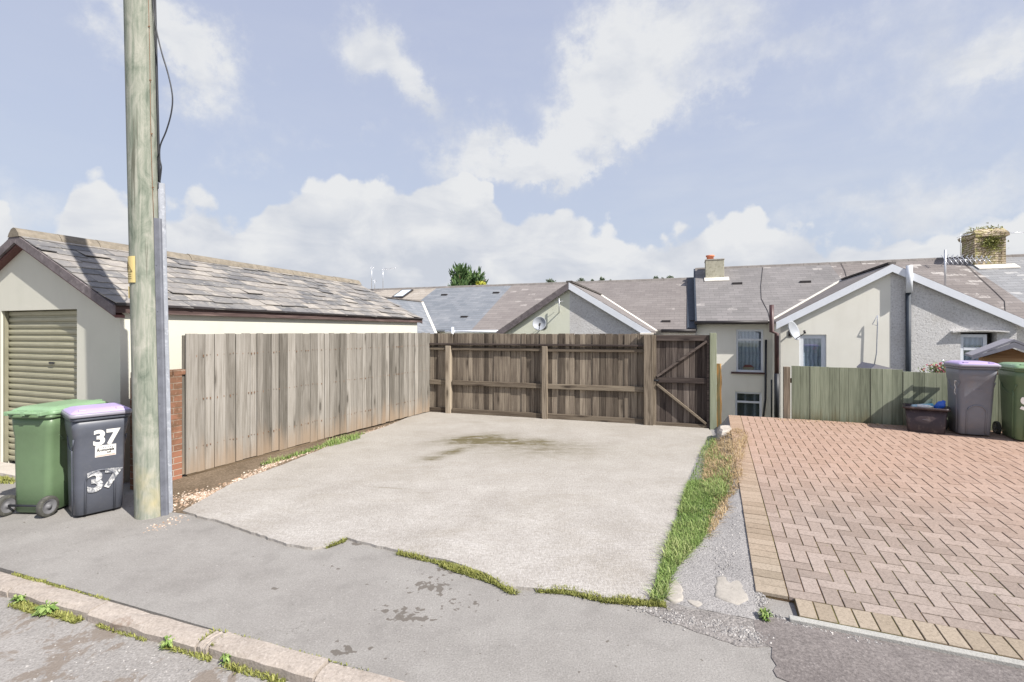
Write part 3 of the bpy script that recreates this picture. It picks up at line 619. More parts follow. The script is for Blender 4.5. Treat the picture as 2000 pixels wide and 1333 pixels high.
for i in range(-2, nx):
    for j in range(-2, ny):
        c_ = (i + j) % 4
        if c_ == 0: x0, x1, y0, y1 = i, i + 2, j, j + 1
        elif c_ == 2: x0, x1, y0, y1 = i, i + 1, j, j + 2
        else: continue
        x0, x1 = ix0 + x0 * W_, ix0 + x1 * W_; y0, y1 = iy0 + y0 * W_, iy0 + y1 * W_
        brk(m, max(x0, ix0), min(x1, SR), max(y0, iy0), min(y1, DE), rr.random())
k = 0
while D0 + 0.2 + k * W_ < DE:
    brk(mb_, SL, SL + 0.2, D0 + 0.2 + k * W_, min(DE, D0 + 0.2 + (k + 1) * W_), rr.random()); k += 1
k = 0
while SL + 0.2 + 0.03 + k * W_ < SR: brk(mb_, SL + 0.23 + k * W_, SL + 0.23 + (k + 1) * W_, D0, D0 + 0.2, rr.random()); k += 1
base.mesh([(SL + .23, D0, -0.1), (SR, D0, -0.1), (SR, DE, -0.1), (SL + .006, DE, -0.1), (SL + .006, D0 + .205, -.1), (SL + .23, D0 + .205, -.1), (SL + .23, D0, 0.0245), (SR, D0, 0.0245), (SR, DE, dz(0, DE) + 0.0245), (SL + .006, DE, dz(0, DE) + 0.0245), (SL + .006, D0 + .205, dz(0, D0 + .205) + .0245), (SL + .23, D0 + .205, dz(0, D0 + .205) + .0245)],
          [(6, 7, 8, 11), (11, 8, 9, 10)] + [(k_, (k_ + 1) % 6, (k_ + 1) % 6 + 6, k_ + 6) for k_ in range(6)])
base.build('driveway_base', M['joint'], phi=DP, kind='structure')
m.build('driveway_paving', M['paver'], phi=DP, kind='structure')
mb_.build('driveway_border', M['paver_buff'], phi=DP, kind='structure')
m = MB()
ed = [SL + 0.17, SL + 1.32, SL + 2.25, SL + 3.2, SL + 4.2, SL + 5.2, SR]
for a, b in zip(ed, ed[1:]): m.box(a + 0.003, b - 0.003, D0 - 0.055, D0 - 0.003, -0.08, 0.026 + rr.uniform(-.002, .003))
m.build('edging_kerb', M['edging'], phi=DP, kind='structure', bevel=0.004)
m = MB(); m.prism([(SR + .02, 3.3, -.1), (40, 3.3, -.1), (40, DE, -.1), (SR + .02, DE, -.1)], (0, 0, 0.12)); m.build('neighbour_yard', M['apron'], phi=DP, kind='structure')
# garage apron
GA = 20.1
gs, gd = to(GA, -4.626, 5.709)      # garage front right corner in its frame
m = MB(); pts = rough_poly([(gs - 6, gd - 0.30), (gs - 0.1, gd - 0.30), (gs - 0.1, gd - 0.003), (gs - 6, gd - 0.003)], 0.08, 0.006, 3)
m.prism([(a, b, -0.05) for a, b in pts], (0, 0, 0.085)); m.build('garage_apron', M['apron'], phi=GA, kind='structure')

# ------------------------------------------------------------------ garage
HW = 1.875; GL = 6.64; EZ = 2.16; RZ = 3.10; sl_ = (RZ - 2.15) / 1.93
def rz(a): return RZ - abs(a) * sl_          # roof surface height at distance a from the ridge line
g = thing('garage', 'cream rendered garage with olive roller door and patchy slate roof', 'garage', GA, (gs, gd, 0))
cx = gs - HW
x0, x1 = gs - 2 * HW, gs
m = MB(); da, db, dt = gs - 2.445, gs - 0.815, 2.08
th = 0.12
wt = 2.095
m.box(x0, da, gd, gd + th, -0.1, wt); m.box(db, x1, gd, gd + th, -0.1, wt); m.box(da, db, gd, gd + th, dt, wt)
m.prism([(x0, gd, wt), (x1, gd, wt), (cx, gd, RZ - 0.07)], (0, th, 0))
m.box(x1 - th, x1, gd + th, gd + GL, -0.1, wt + 0.02); m.box(x0, x0 + th, gd + th, gd + GL, -0.1, wt)
m.box(x0 + th, x1 - th, gd + GL - th, gd + GL, -0.1, wt); m.prism([(x0, gd + GL - th, wt), (x1, gd + GL - th, wt), (cx, gd + GL - th, RZ - 0.07)], (0, th, 0))
m.build('wall', M['garage'], g)
m = MB(); OV = 0.11
for sgn in (-1, 1):
    a = [(cx, gd - OV + .02, RZ - 0.03), (cx + sgn * 1.925, gd - OV + .02, rz(1.925) - 0.03), (cx + sgn * 1.925, gd + GL + OV, rz(1.925) - 0.03), (cx, gd + GL + OV, RZ - 0.03)]
    m.prism(a, (0, 0, -0.03), 0.2)
core = m.build('roof', M['verge'], g)
m = MB(); rs = random.Random(5); ex = 0.215; SLN = math.hypot(1.93, 1.93 * sl_); nrow = 10; co = 1.93 / SLN; si = sl_ * co
ex = (SLN + 0.03) / nrow
for sgn in (1, -1):
    for row in range(nrow):
        wd = 0.31; off = (row % 2) * wd / 2 - wd; y = gd - OV + off
        lo = SLN + 0.02 - row * ex; hi = lo - ex - 0.10
        while y < gd + GL + OV:
            ya, yb = max(y + 0.003, gd - OV), min(y + wd - 0.003, gd + GL + OV)
            if yb - ya > 0.04:
                dl = rs.uniform(-0.03, 0.03); sk = rs.uniform(-0.02, 0.02); lf = rs.choice([0, 0, rs.uniform(0, 0.02)]); hi_ = max(hi, 0.0)
                def P(l, yy, up): return (cx + sgn * (l * co + up * si), yy, RZ - 0.03 - l * si + up * co)
                t0 = 0.022 + lf; l1, l2 = lo + dl + sk, lo + dl - sk
                top = [P(hi_, ya, 0.006), P(hi_, yb, 0.006), P(l2, yb, t0), P(l1, ya, t0)]; bt = [P(hi_, ya, -0.002), P(hi_, yb, -0.002), P(l2, yb, t0 - 0.009), P(l1, ya, t0 - 0.009)]
                if sgn < 0: top.reverse(); bt.reverse()
                fs = [(3, 2, 1, 0) if False else (0, 3, 2, 1)] + [(k_, (k_ + 1) % 4, (k_ + 1) % 4 + 4, k_ + 4) for k_ in range(4)]
                m.mesh(top + bt, fs, rs.random())
            y += wd
m.build('slates', M['slates'], core)
m = MB(); yy = gd - OV - 0.02; rng = random.Random(3)
while yy < gd + GL + OV:
    L = 0.46; y2 = min(yy + L - 0.006, gd + GL + OV + 0.02); dzz = rng.uniform(-0.006, 0.008); rings = []
    for yk in (yy, y2):
        prof = [(-0.125, -0.075), (-0.105, -0.03), (-0.05, 0.028), (0, 0.045), (0.05, 0.028), (0.105, -0.03), (0.125, -0.075)]
        rings.append([(cx + p[0], yk, RZ + p[1] + dzz) for p in prof])
    m.loft(rings, rng.random(), True, True, sm=False); yy += L
m.build('ridge_tile', M['ridge'], core)
for sgn in (-1, 1):
    for yy, tt in ((gd - OV - 0.012, 0.03), (gd + GL + OV + 0.001, 0.03)):
        a = [(cx, yy, RZ - 0.035), (cx + sgn * 1.945, yy, rz(1.945) - 0.035), (cx + sgn * 1.945, yy, rz(1.945) - 0.15), (cx, yy, RZ - 0.15)]
        m = MB(); m.prism(a, (0, tt, 0), 0.5); m.build('verge_board', M['verge'], g)
m = MB()
for sgn in (-1, 1):
    a = [(cx, gd - OV + 0.02, RZ - 0.155), (cx + sgn * 1.94, gd - OV + 0.02, rz(1.94) - 0.155), (cx + sgn * 1.94, gd - OV + 0.02, rz(1.94) - 0.185), (cx, gd - OV + 0.02, RZ - 0.185)]
    m.prism(a, (0, 0.10, 0), 0.5)
m.build('soffit', M['redtrim'], g)
m = MB(); m.box(cx + 1.918, cx + 1.943, gd - OV + 0.02, gd + GL + OV, 2.02, 2.115); m.box(cx - 1.943, cx - 1.918, gd - OV + 0.02, gd + GL + OV, 2.02, 2.115)
m.box(x1 + 0.002, cx + 1.918, gd + 0.0, gd + GL, 2.045, 2.06)
m.build('fascia_board', M['fascia'], g)
m = MB(); m.box(cx + 1.944, cx + 1.978, gd - OV + 0.02, gd + GL + OV, 2.10, 2.135)
m.build('gutter', M['gutterdark'], g, bevel=0.008)
m = MB(); n = 25; yd = gd + 0.085; dz_ = (dt - 0.035) / n; rings = []
for k in range(n):
    z_ = 0.035 + k * dz_
    for (dy, f) in ((0.0, 0.0), (0.0, 0.10), (-0.018, 0.22), (-0.022, 0.5), (-0.018, 0.78), (0.0, 0.90)):
        rings.append([(da, yd + dy, z_ + f * dz_), (db, yd + dy, z_ + f * dz_), (db, yd + 0.02, z_ + f * dz_), (da, yd + 0.02, z_ + f * dz_)])
m.loft(rings, 0.5, True, False, sm=False)
rd = m.build('roller_door', M['rollerdoor'], g)
m = MB(); hx, _, hz = PD(GA, 102, 709, gd + 0.06); m.box(hx - 0.05, hx + 0.05, gd + 0.045, gd + 0.062, hz - 0.012, hz + 0.012); m.build('handle', M['black'], rd, bevel=0.004)
m = MB(); m.box(da - 0.0, da + 0.035, gd + 0.02, gd + 0.06, 0.03, dt - .003); m.build('door_frame', M['oliveframe'], g)
m = MB(); m.box(db - 0.018, db, gd + 0.03, gd + 0.06, 0.03, dt - .003); m.build('door_frame', M['oliveframe'], g)
m = MB(); m.tube([(x1 + 0.035, gd + 0.17, 0.02), (x1 + 0.035, gd + 0.17, 1.36)], 0.022, 10); m.box(x1 + .001, x1 + 0.07, gd + 0.14, gd + 0.20, 1.05, 1.08)
m.build('downpipe', M['black'], g)
m = MB(); m.box(x1, x1 + 0.02, gd + 0.74, gd + 0.80, 1.30, 1.39); m.build('vent', M['verge'], g)

# ------------------------------------------------------------------ utility pole
px, py = G(289, 1014); py += 0.10; px -= 0.05
pl = thing('utility_pole', 'green treated timber utility pole with yellow warning sign and steel cable guards', 'utility pole', 0, (px, py, 0))
def pc(z): return Vector((px - 0.020 * z, py - 0.004 * z, z))
m = MB(); rings = []; rp = random.Random(8)
for k in range(41):
    z_ = -0.3 + k * 0.25; c_ = pc(z_); r_ = 0.126 - 0.0015 * z_
    rings.append([(c_.x + math.cos(2 * math.pi * j / 28) * r_ * (1 + 0.012 * math.sin(3 * j + k * 0.4)), c_.y + math.sin(2 * math.pi * j / 28) * r_, z_) for j in range(28)])
m.loft(rings, 0.5); m.build('pole', M['pole'], pl)
def polept(z, ang, off=0.0):
    c_ = pc(z); r_ = 0.126 - 0.0015 * z + off
    return Vector((c_.x + math.cos(R(ang)) * r_, c_.y + math.sin(R(ang)) * r_, z))
def guard(name, ang, z0, z1, wd, dep, mt):
    m = MB(); c0, c1 = polept(z0, ang, 0), polept(z1, ang, 0)
    out = Vector((math.cos(R(ang)), math.sin(R(ang)), 0)); tg = Vector((-out.y, out.x, 0))
    prof = [(-wd / 2 - .018, 0.0), (-wd / 2 - .018, 0.006), (-wd / 2, 0.008), (-wd / 2 + .004, dep * .8), (-wd / 2 + 0.012, dep), (wd / 2 - 0.012, dep), (wd / 2 - .004, dep * .8), (wd / 2, 0.008), (wd / 2 + .018, 0.006), (wd / 2 + .018, 0.0)]
    m.loft([[c_ + tg * a + out * b for a, b in prof] for c_ in (c0, c1)], 0.5, True, False, sm=False)
    sc_ = m
    for k in range(int((z1 - z0) / 0.45)):
        zz = z0 + 0.2 + k * 0.45; c_ = polept(zz, ang, 0.006)
        for s_ in (-1, 1): sc_.box(-.006, .006, -.006, .006, -.006, .006, 0.5, Matrix.Translation(c_ + tg * s_ * (wd / 2 + .009)))
    m.build(name, mt, pl)
zt1 = 1.8 + (648 - 355) / FPX * py; zt2 = 1.8 + (648 - 428) / FPX * py
guard('cable_guard', 33, 0.0, zt1, 0.060, 0.055, M['galv'])
guard('cable_guard', 2, 0.0, zt2, 0.045, 0.045, M['greypvc'])
m = MB(); m.tube([polept(zt1 - 0.1 + k * 0.3, 36, 0.010) for k in range(25)], 0.011, 8); m.build('cable', M['black'], pl)
def ray(u, v, y): return Vector(((u - 1000) / FPX * y, y, 1.8 + (648 - v) / FPX * y))
cp = [(298, -60), (298, -10), (304, 50), (315, 100), (327, 140), (335, 175), (337, 200), (333, 228), (324, 258), (313, 285), (312, 310), (315, 325), (314, 340), (312, 356)]
m = MB(); ptsc = [ray(u, v, py - 0.02) for u, v in cp]
sm_ = []
for i in range(len(ptsc) - 1):
    p0 = ptsc[max(i - 1, 0)]; p1 = ptsc[i]; p2 = ptsc[i + 1]; p3 = ptsc[min(i + 2, len(ptsc) - 1)]
    for t_ in (0, .25, .5, .75): sm_.append(0.5 * ((2 * p1) + (-p0 + p2) * t_ + (2 * p0 - 5 * p1 + 4 * p2 - p3) * t_ * t_ + (-p0 + 3 * p1 - 3 * p2 + p3) * t_ ** 3))
m.tube(sm_ + [ptsc[-1]], 0.0065, 8); m.build('cable', M['black'], pl)
m = MB(); m.tube([polept(z_, -16 + 2 * math.sin(z_ * 3), 0.003) for z_ in [zt2 - .02 + k * 0.25 for k in range(24)]], 0.003, 6)
for k in range(8): m.box(-.010, .010, -.004, .004, -.005, .005, .5, Matrix.Translation(polept(3.2 + k * .52, -16, 0.006)))
m.build('earth_wire', M['wire'], pl)
def wrapsign(name, a0, a1, z0, z1, mt, off=0.006, parent=pl):
    m = MB(); n = 8; rings = []
    for k in range(n + 1):
        an = a0 + (a1 - a0) * k / n; rings.append([polept(z0, an, off), polept(z0, an, off + .003), polept(z1, an, off + .003), polept(z1, an, off)])
    m.loft(rings, 0.5, True, True, sm=False); return m.build(name, mt, parent)
SC = 5 / FPX * 0.97
zs = lambda v: 1.8 + (648 - v) / FPX * (py - 0.09)
sg = wrapsign('warning_sign', -88, -165, zs(553), zs(502), M['yellow'])
m = MB()
def sgn_line(p, q_, wd):
    n = 8; 
    for k in range(n):
        a = [p[i] + (q_[i] - p[i]) * k / n for i in (0, 1)]; b = [p[i] + (q_[i] - p[i]) * (k + 1) / n for i in (0, 1)]
        A, B = polept(zs(a[1]), a[0], 0.0105), polept(zs(b[1]), b[0], 0.0105); m.bar(A, B, wd, 0.002)
A1, A2, A3 = (-128, 512), (-100, 532), (-156, 532)
for p, q_ in ((A1, A2), (A2, A3), (A3, A1)): sgn_line(p, q_, 0.006)
sgn_line((-125, 518), (-131, 524), 0.006); sgn_line((-131, 524), (-123, 524), 0.004); sgn_line((-123, 524), (-128, 530), 0.004)
m.build('warning_symbol', M['signblack'], sg); m = MB()
for v_ in (537, 541, 545): sgn_line((-104, v_), (-155, v_), 0.0025)
m.build('printed_lines', M['signblack'], sg)
wrapsign('warning_plate', -128, -160, zs(583), zs(560), M['yellow'])

# ------------------------------------------------------------------ brick wall stub
m = MB(); bx, by = to(24.8, *G(330, 962)); bb, by2 = to(24.8, -4.03, 5.93)
bw_ = thing('brick_wall', 'short weathered red brick wall end between pole and timber fence', 'wall', 24.8, (bb, by, 0))
m.box(bb - 0.13, bb - 0.012, by - 0.12, by2 - 0.01, -0.1, 1.27); m.build('brickwork', M['brick'], bw_)
m = MB()
for k in range(3): m.box(bb - 0.13, bb - 0.010, by - 0.118 + k * 0.20, by - 0.118 + k * 0.20 + 0.19, 1.27, 1.335)
m.build('coping', M['brick'], bw_, bevel=0.006)

# ------------------------------------------------------------------ left fence
LA = 24.8
fs0, fd0 = to(LA, -4.03, 5.96); fs1, fd1 = to(LA, -1.84, 10.75)
fl = thing('timber_fence', 'tall grey weathered close-board fence beside the garage wall', 'fence', LA, (fs0, fd0, 0))
m = MB(); rf = random.Random(21); y = fd0
while y < fd1 - 0.02:
    w_ = rf.choice([0.12, 0.145, 0.145, 0.15, 0.10]); y2 = min(y + w_, fd1)
    t_ = rf.choice([0.0, 0.012]) + rf.uniform(0, .004); tp = 1.772 + rf.uniform(-0.006, 0.006) + 0.0 * y
    bz = 0.035 + rf.uniform(-0.006, 0.008); sh = rf.uniform(-0.012, 0.012)
    m.box(fs0 - 0.022 + t_, fs0 + t_, y + 0.0024, y2 - 0.0024, bz, tp, rf.random()); m.box(fs0 - 0.036, fs0 - 0.024, y - .02, y + .02, bz, tp - .02, 0.1); y = y2
m.build('board_panel', M['fence'], fl, bevel=0.002)
m = MB(); y = fd0 + .04
while y < fd1 - .05:
    for z_ in (.35, .95, 1.5):
        m.box(fs0 + .004, fs0 + .016, y - .004, y + .004, z_ - .004 + rf.uniform(-.02, .02), z_ + .006, .5)
    y += rf.choice([.045, .09])
m.build('nails', M['wire'], fl, kind='stuff')
m = MB(); m.box(fs0 - 0.020, fs0 + 0.010, fd0 + 0.02, fd0 + 2.3, -0.08, 0.03); m.box(fs0 - 0.02, fs0 + 0.01, fd0 + 2.31, fd1, -0.08, 0.0); m.build('gravel_board', M['boardbrown'], fl)
for z_ in (0.35, 0.95, 1.5):
    m = MB(); m.box(fs0 - 0.066, fs0 - 0.024, fd0 + 0.25, fd1, z_ - 0.04, z_ + 0.04); m.build('rail', M['rail'], fl)
for k in range(4):
    m = MB(); yy = fd0 + 0.45 + k * 1.6; m.box(fs0 - 0.17, fs0 - 0.067, yy - 0.05, yy + 0.05, -0.1, 1.70); m.build('post', M['post'], fl, bevel=0.004)

# ------------------------------------------------------------------ back fence
BA = 18.5
bs0, bd0 = to(BA, -1.84, 10.75)
def BF(u): return PD(BA, u, 648, bd0)[0]
p1, p2, p3 = BF(877.5), BF(1065), BF(1267); gp = BF(1393)
fb = thing('timber_fence', 'dark weathered close-board fence behind the slab, rails and posts showing', 'fence', BA, (bs0, bd0, 0))
m = MB(); x = bs0 - 0.02
while x < p3 + 0.02:
    w_ = rf.choice([0.10, 0.12, 0.125, 0.14, 0.09]); x2 = min(x + w_, p3 + 0.03); t_ = rf.choice([0.0, 0.014]); skw = rf.uniform(-.004, .004)
    m.box(x + .003, x2 - .003, bd0 + 0.035 - t_, bd0 + 0.055 - t_, 0.03, 1.755 + rf.uniform(-.006, .006), rf.random()); m.box(x - .02, x + .02, bd0 + .057, bd0 + .068, 0.03, 1.73, .2); x = x2
m.build('board_panel', M['fence_back'], fb, bevel=0.002)
segs = [(bs0 + 0.02, p1 - 0.08), (p1 + 0.08, p2 - 0.055), (p2 + 0.055, p3 - 0.09)]
DR = bd0 + 0.02
m = MB(); m.box(bs0 + .02, p3 - .09, bd0 - 0.055, DR, 1.508, 1.545); m.build('top_rail', M['rail_dark'], fb, bevel=0.004)
for z0, z1, dp in ((1.395, 1.455, 0.045), (0.635, 0.735, 0.048), (0.02, 0.125, 0.048)):
    for a, b in segs:
        m = MB(); M2 = Matrix.Translation(Vector(((a + b) / 2, bd0 - 0.0, 0))) @ Matrix.Rotation(R(rf.uniform(-.3, .3)), 4, 'Y')
        m.box(-(b - a) / 2, (b - a) / 2, -dp + 0.018, 0.018, z0, z1, rf.random(), M2); m.build('rail', M['rail'], fb, bevel=0.005)
for x, z_ in ((p1, 1.49), (p2, 1.50)):
    m = MB(); m.box(x - 0.055, x + 0.055, bd0 - 0.085, bd0 + 0.017, -0.1, z_); m.build('post', M['post'], fb, bevel=0.006)
m = MB(); m.box(p3 - 0.088, p3 + 0.088, bd0 - 0.10, bd0 + 0.03, -0.12, 1.74); m.build('post', M['post'], fb, bevel=0.006)
m = MB(); m.box(p3 - .16, p3 + .09, bd0 - .06, bd0 - .01, 1.742, 1.775); m.build('post_cap', M['flash'], fb, bevel=.005)
# gate
gt = thing('timber_gate', 'dark framed and braced timber gate beside the green post', 'gate', BA, (p3 + .1, bd0, 0))
ga, gb = p3 + 0.0905, gp - 0.065; gy = bd0 - 0.04
m = MB(); x = ga + .01
while x < gb - .01:
    x2 = min(x + 0.105, gb - .01); m.box(x + .003, x2 - .003, gy + 0.05 + rf.choice([0, .004]), gy + 0.066, 0.03, 1.70, rf.random()); m.box(x - .02, x + .02, gy + .068, gy + .078, .03, 1.69, .2); x = x2
m.build('board_panel', M['gate'], gt, bevel=0.002)
for z0, z1 in ((1.655, 1.765), (0.865, 0.965), (-0.01, 0.115)):
    m = MB(); m.box(ga + .05, gb - .048, gy, gy + 0.045, z0 - .03, z1 - .03); m.build('rail', M['rail_dark'] if z0 > .5 else M['rail'], gt, bevel=0.004)
for a, b in ((ga, ga + 0.048), (gb - 0.046, gb)):
    m = MB(); m.box(a, b, gy - .002, gy + 0.045, -0.05, 1.735); m.build('stile', M['rail_dark'] if a > ga else M['post'], gt, bevel=0.004)
for A, B in (((ga + .06, gy + .012, 0.945), (gb - .05, gy + .012, 1.62)), ((ga + .06, gy + .012, 0.80), (gb - .06, gy + .012, 0.10))):
    m = MB(); m.bar(A, B, 0.042, 0.07, up=(0, 1, 0)); m.build('brace', M['rail_dark'] if B[2] > 1 else M['rail'], gt, bevel=0.004)
m = MB(); m.box(ga - 0.05, ga + 0.10, gy - 0.012, gy - 0.003, 0.86, 0.89); m.tube([(ga + .02, gy - .03, .875), (ga + .08, gy - .03, .875)], .009, 8); m.build('bolt', M['black'], gt)
m = MB(); m.box(gp - 0.062, gp + 0.052, bd0 - 0.08, bd0 + 0.02, -0.15, 1.775)
gpo = m.build('gate_post', M['greenpost'], phi=BA, o=(gp, bd0, 0), bevel=0.006); tag(gpo, 'pale green square timber post at the right side of the gate', 'post')
m = MB(); xk = gp + 0.115; rg = []
for k in range(12):
    z_ = -0.15 + k * (1.35 / 11); j = 0.012 * math.sin(k * 1.7); rg.append([(xk - .045 + j, bd0 + .15, z_), (xk + .04 + j * .5 - (0.03 if k == 11 else 0), bd0 + .15, z_), (xk + .04 + j * .5, bd0 + .22, z_), (xk - .045 + j, bd0 + .22, z_)])
m.loft(rg, 0.7, True, False, sm=False)
st = m.build('wooden_stake', M['stake'], phi=BA, o=(xk, bd0 + .2, 0)); tag(st, 'rotting orange and green wooden stake just right of the green gate post', 'post')

# ------------------------------------------------------------------ green fence on the right
GF = 21.5
q0 = to(GF, 4.78, 8.50); q1 = to(GF, 6.25, 7.92); fdg = (q0[1] + q1[1]) / 2
fg = thing('green_fence', 'low faded green painted board fence behind the bins', 'fence', GF, (q0[0], fdg, 0.24))
m = MB(); x = q0[0] + 0.12; sr = 9.2
k = 0
while x < sr:
    w_ = rf.choice([0.13, 0.15, 0.15, 0.16]); x2 = x + w_; step = 0.03 if x > q1[0] + 0.1 else 0
    m.box(x + .0015, x2 - .0015, fdg - rf.choice([0, .006]), fdg + 0.02, 0.245 + rf.uniform(-0.02, .02), 1.20 - 0.014 * (x - q0[0]) - step + rf.uniform(-.003, .003), rf.random()); x = x2; k += 1
m.build('board_panel', M['greenfence'], fg, bevel=0.002)
m = MB(); m.box(q0[0] + .0, q0[0] + 0.10, fdg + 0.0, fdg + 0.10, 0.0, 1.18); m.build('post', M['post'], fg, bevel=.005)
m = MB(); m.box(q0[0] + .0, sr, fdg + 0.021, fdg + 0.06, 0.9, 0.98); m.build('rail', M['rail'], fg)

# ------------------------------------------------------------------ wheelie bins
def rrect(w_, y0, y1, r_, z, n=5):
    pts = []
    for (cx_, cy_, a0_) in ((w_ / 2 - r_, y0 + r_, -90), (w_ / 2 - r_, y1 - r_, 0), (-w_ / 2 + r_, y1 - r_, 90), (-w_ / 2 + r_, y0 + r_, 180)):
        for k in range(n + 1):
            a = R(a0_ + 90 * k / n); pts.append((cx_ + math.cos(a) * r_, cy_ + math.sin(a) * r_, z))
    return pts
def text_mesh(s_, size, bold=True):
    c_ = bpy.data.curves.new('t', 'FONT'); c_.body = s_; c_.size = size; c_.extrude = 0.0008; c_.offset = 0.006 * size / 0.15 if bold else 0
    c_.align_x = 'CENTER'; c_.align_y = 'CENTER'
    o = bpy.data.objects.new('t', c_); COL.objects.link(o); bpy.context.view_layer.update()
    me = bpy.data.meshes.new_from_object(o.evaluated_get(bpy.context.evaluated_depsgraph_get())); bpy.data.objects.remove(o); bpy.data.curves.remove(c_)
    vs = [tuple(v.co) for v in me.vertices]; fs = [tuple(p.vertices) for p in me.polygons]; bpy.data.meshes.remove(me); return vs, fs
def wheelie_bin(label, corner, at_, z0, rot, w_=0.50, d_=0.56, h_=1.06, body='bin_char', lid='bin_purple', rim='bin_rimgrey', grp='wheelie bins', facecorner=(-1, -1), bw=None, bd=None, tuck=0.0):
    """corner: world x,y of a bottom corner; facecorner says which (x sign, y sign; front is -y)"""
    bw = bw or w_ * 0.78; bd = bd or d_ * 0.72
    yb = d_ / 2 - 0.03; yf0 = yb - bd                       # base back and front
    ca, sa = math.cos(R(rot)), math.sin(R(rot)); lx = facecorner[0] * bw / 2; ly = yf0 if facecorner[1] < 0 else yb
    ox = corner[0] - (lx * ca - ly * sa); oy = corner[1] - (lx * sa + ly * ca)
    t = thing('wheelie_bin', label, 'wheelie bin', 0, (0, 0, 0), grp); t.location = (ox, oy, z0); t.rotation_euler = (0, 0, R(rot))
    hb = h_ - 0.10; m = MB(); rings = []
    def sec(f):                                               # body section at height fraction f
        return (bw + (w_ - 0.055 - bw) * f, yf0 + (-d_ / 2 + 0.03 - yf0) * f, yb)
    for f, ex_ in ((0.0, -0.02), (0.012, 0), (0.3, 0), (0.6, 0), (0.80, 0), (0.815, 0.004), (0.90, 0.012), (1.0, 0.016)):
        a, y0_, y1_ = sec(f); rings.append(rrect(a + 2 * ex_, y0_ - ex_, y1_ + ex_ * .4, 0.055, 0.02 + f * (hb - 0.02)))
    m.loft(rings, 0.5, True)
    ob = m.build('body', M[body], t)
    # scalloped collar swelling on the sides and arch on the front
    m = MB()
    for sx in (-1, 1):
        pts = []
        for k in range(13):
            u_ = k / 12; y_ = -d_ / 2 + 0.07 + u_ * (d_ - 0.2); zf = 0.80 - 0.13 * math.sin(u_ * math.pi) ** 0.6; a, y0_, y1_ = sec(zf); pts.append((sx * (a / 2 + 0.001), y_, zf * hb))
        m.tube(pts, 0.007, 6, 0.5)
    pts = []
    aw = bw * 0.30
    for k in range(15):
        an = math.pi * k / 14; zz = 0.40 * hb + 0.09 * math.sin(an) if 0 < k < 14 else 0.03; zz = 0.36 * hb + 0.10 * math.sin(an)
        f = zz / hb; a, y0_, _ = sec(f); pts.append((-aw * math.cos(an), y0_ - 0.002, zz))
    a, y0_, _ = sec(0.02); pts = [(-aw, y0_ - 0.002, 0.03)] + pts + [(aw, y0_ - 0.002, 0.03)]
    m.tube(pts, 0.010, 8, 0.5)
    for sx in (-1, 1):
        pts = [(sx * (sec(f)[0] / 2 + 0.0), sec(f)[1] + 0.10, f * hb) for f in (0.03, 0.3, 0.6, 0.72)]; m.tube(pts, 0.010, 8, 0.5)
    m.build('moulding', M[body], ob)
    m = MB(); r_ = [rrect(w_ - 0.03, -d_ / 2 + 0.015, d_ / 2 - 0.02, 0.05, hb - 0.012), rrect(w_, -d_ / 2, d_ / 2 - 0.01, 0.05, hb - 0.008), rrect(w_, -d_ / 2, d_ / 2 - 0.01, 0.05, hb + 0.018), rrect(w_ - 0.02, -d_ / 2 + 0.01, d_ / 2 - 0.02, 0.05, hb + 0.02)]
    m.loft(r_, 0.5); m.build('rim', M[body], t)
    m = MB()
    L = [(w_ + 0.012, -d_ / 2 - 0.012, d_ / 2 - 0.03, 0.022), (w_ + 0.022, -d_ / 2 - 0.018, d_ / 2 - 0.03, 0.026), (w_ + 0.022, -d_ / 2 - 0.018, d_ / 2 - 0.03, 0.050), (w_ + 0.010, -d_ / 2 - 0.010, d_ / 2 - 0.035, 0.058)]
    m.loft([rrect(a, b, c_, 0.045, hb + z_) for a, b, c_, z_ in L], 0.5)
    lb = m.build('lid', M[rim if rim else lid], t)
    m = MB()
    L = [(w_ + 0.004, -d_ / 2 - 0.006, d_ / 2 - 0.035, 0.0585), (w_ - 0.02, -d_ / 2 + 0.01, d_ / 2 - 0.045, 0.072), (w_ - 0.10, -d_ / 2 + 0.07, d_ / 2 - 0.09, 0.092), (w_ - 0.16, -d_ / 2 + 0.11, d_ / 2 - 0.13, 0.096)]
    m.loft([rrect(a, b, c_, 0.045, hb + z_) for a, b, c_, z_ in L], 0.5)
    for sx in (-1, 1): m.box(sx * (w_ / 2 - 0.09) - .03, sx * (w_ / 2 - 0.09) + .03, -d_ / 2 + .02, -d_ / 2 + .06, hb + .07, hb + .092)
    m.build('lid_top', M[lid], lb, bevel=0.004)
    m = MB(); yh = d_ / 2 + 0.035; zh = hb + 0.045
    m.tube([(-w_ / 2 + .05, yh, zh), (w_ / 2 - .05, yh, zh)], 0.014, 10)
    for xx in (-w_ / 2 + .06, 0, w_ / 2 - .06): m.box(xx - .022, xx + .022, d_ / 2 - .045, yh + .012, zh - .022, zh + .018)
    m.build('handle', M['bin_purple_deep' if lid == 'bin_purple' else lid], t, bevel=0.005)
    wx = max(bw / 2 - 0.01, 0.15) - tuck
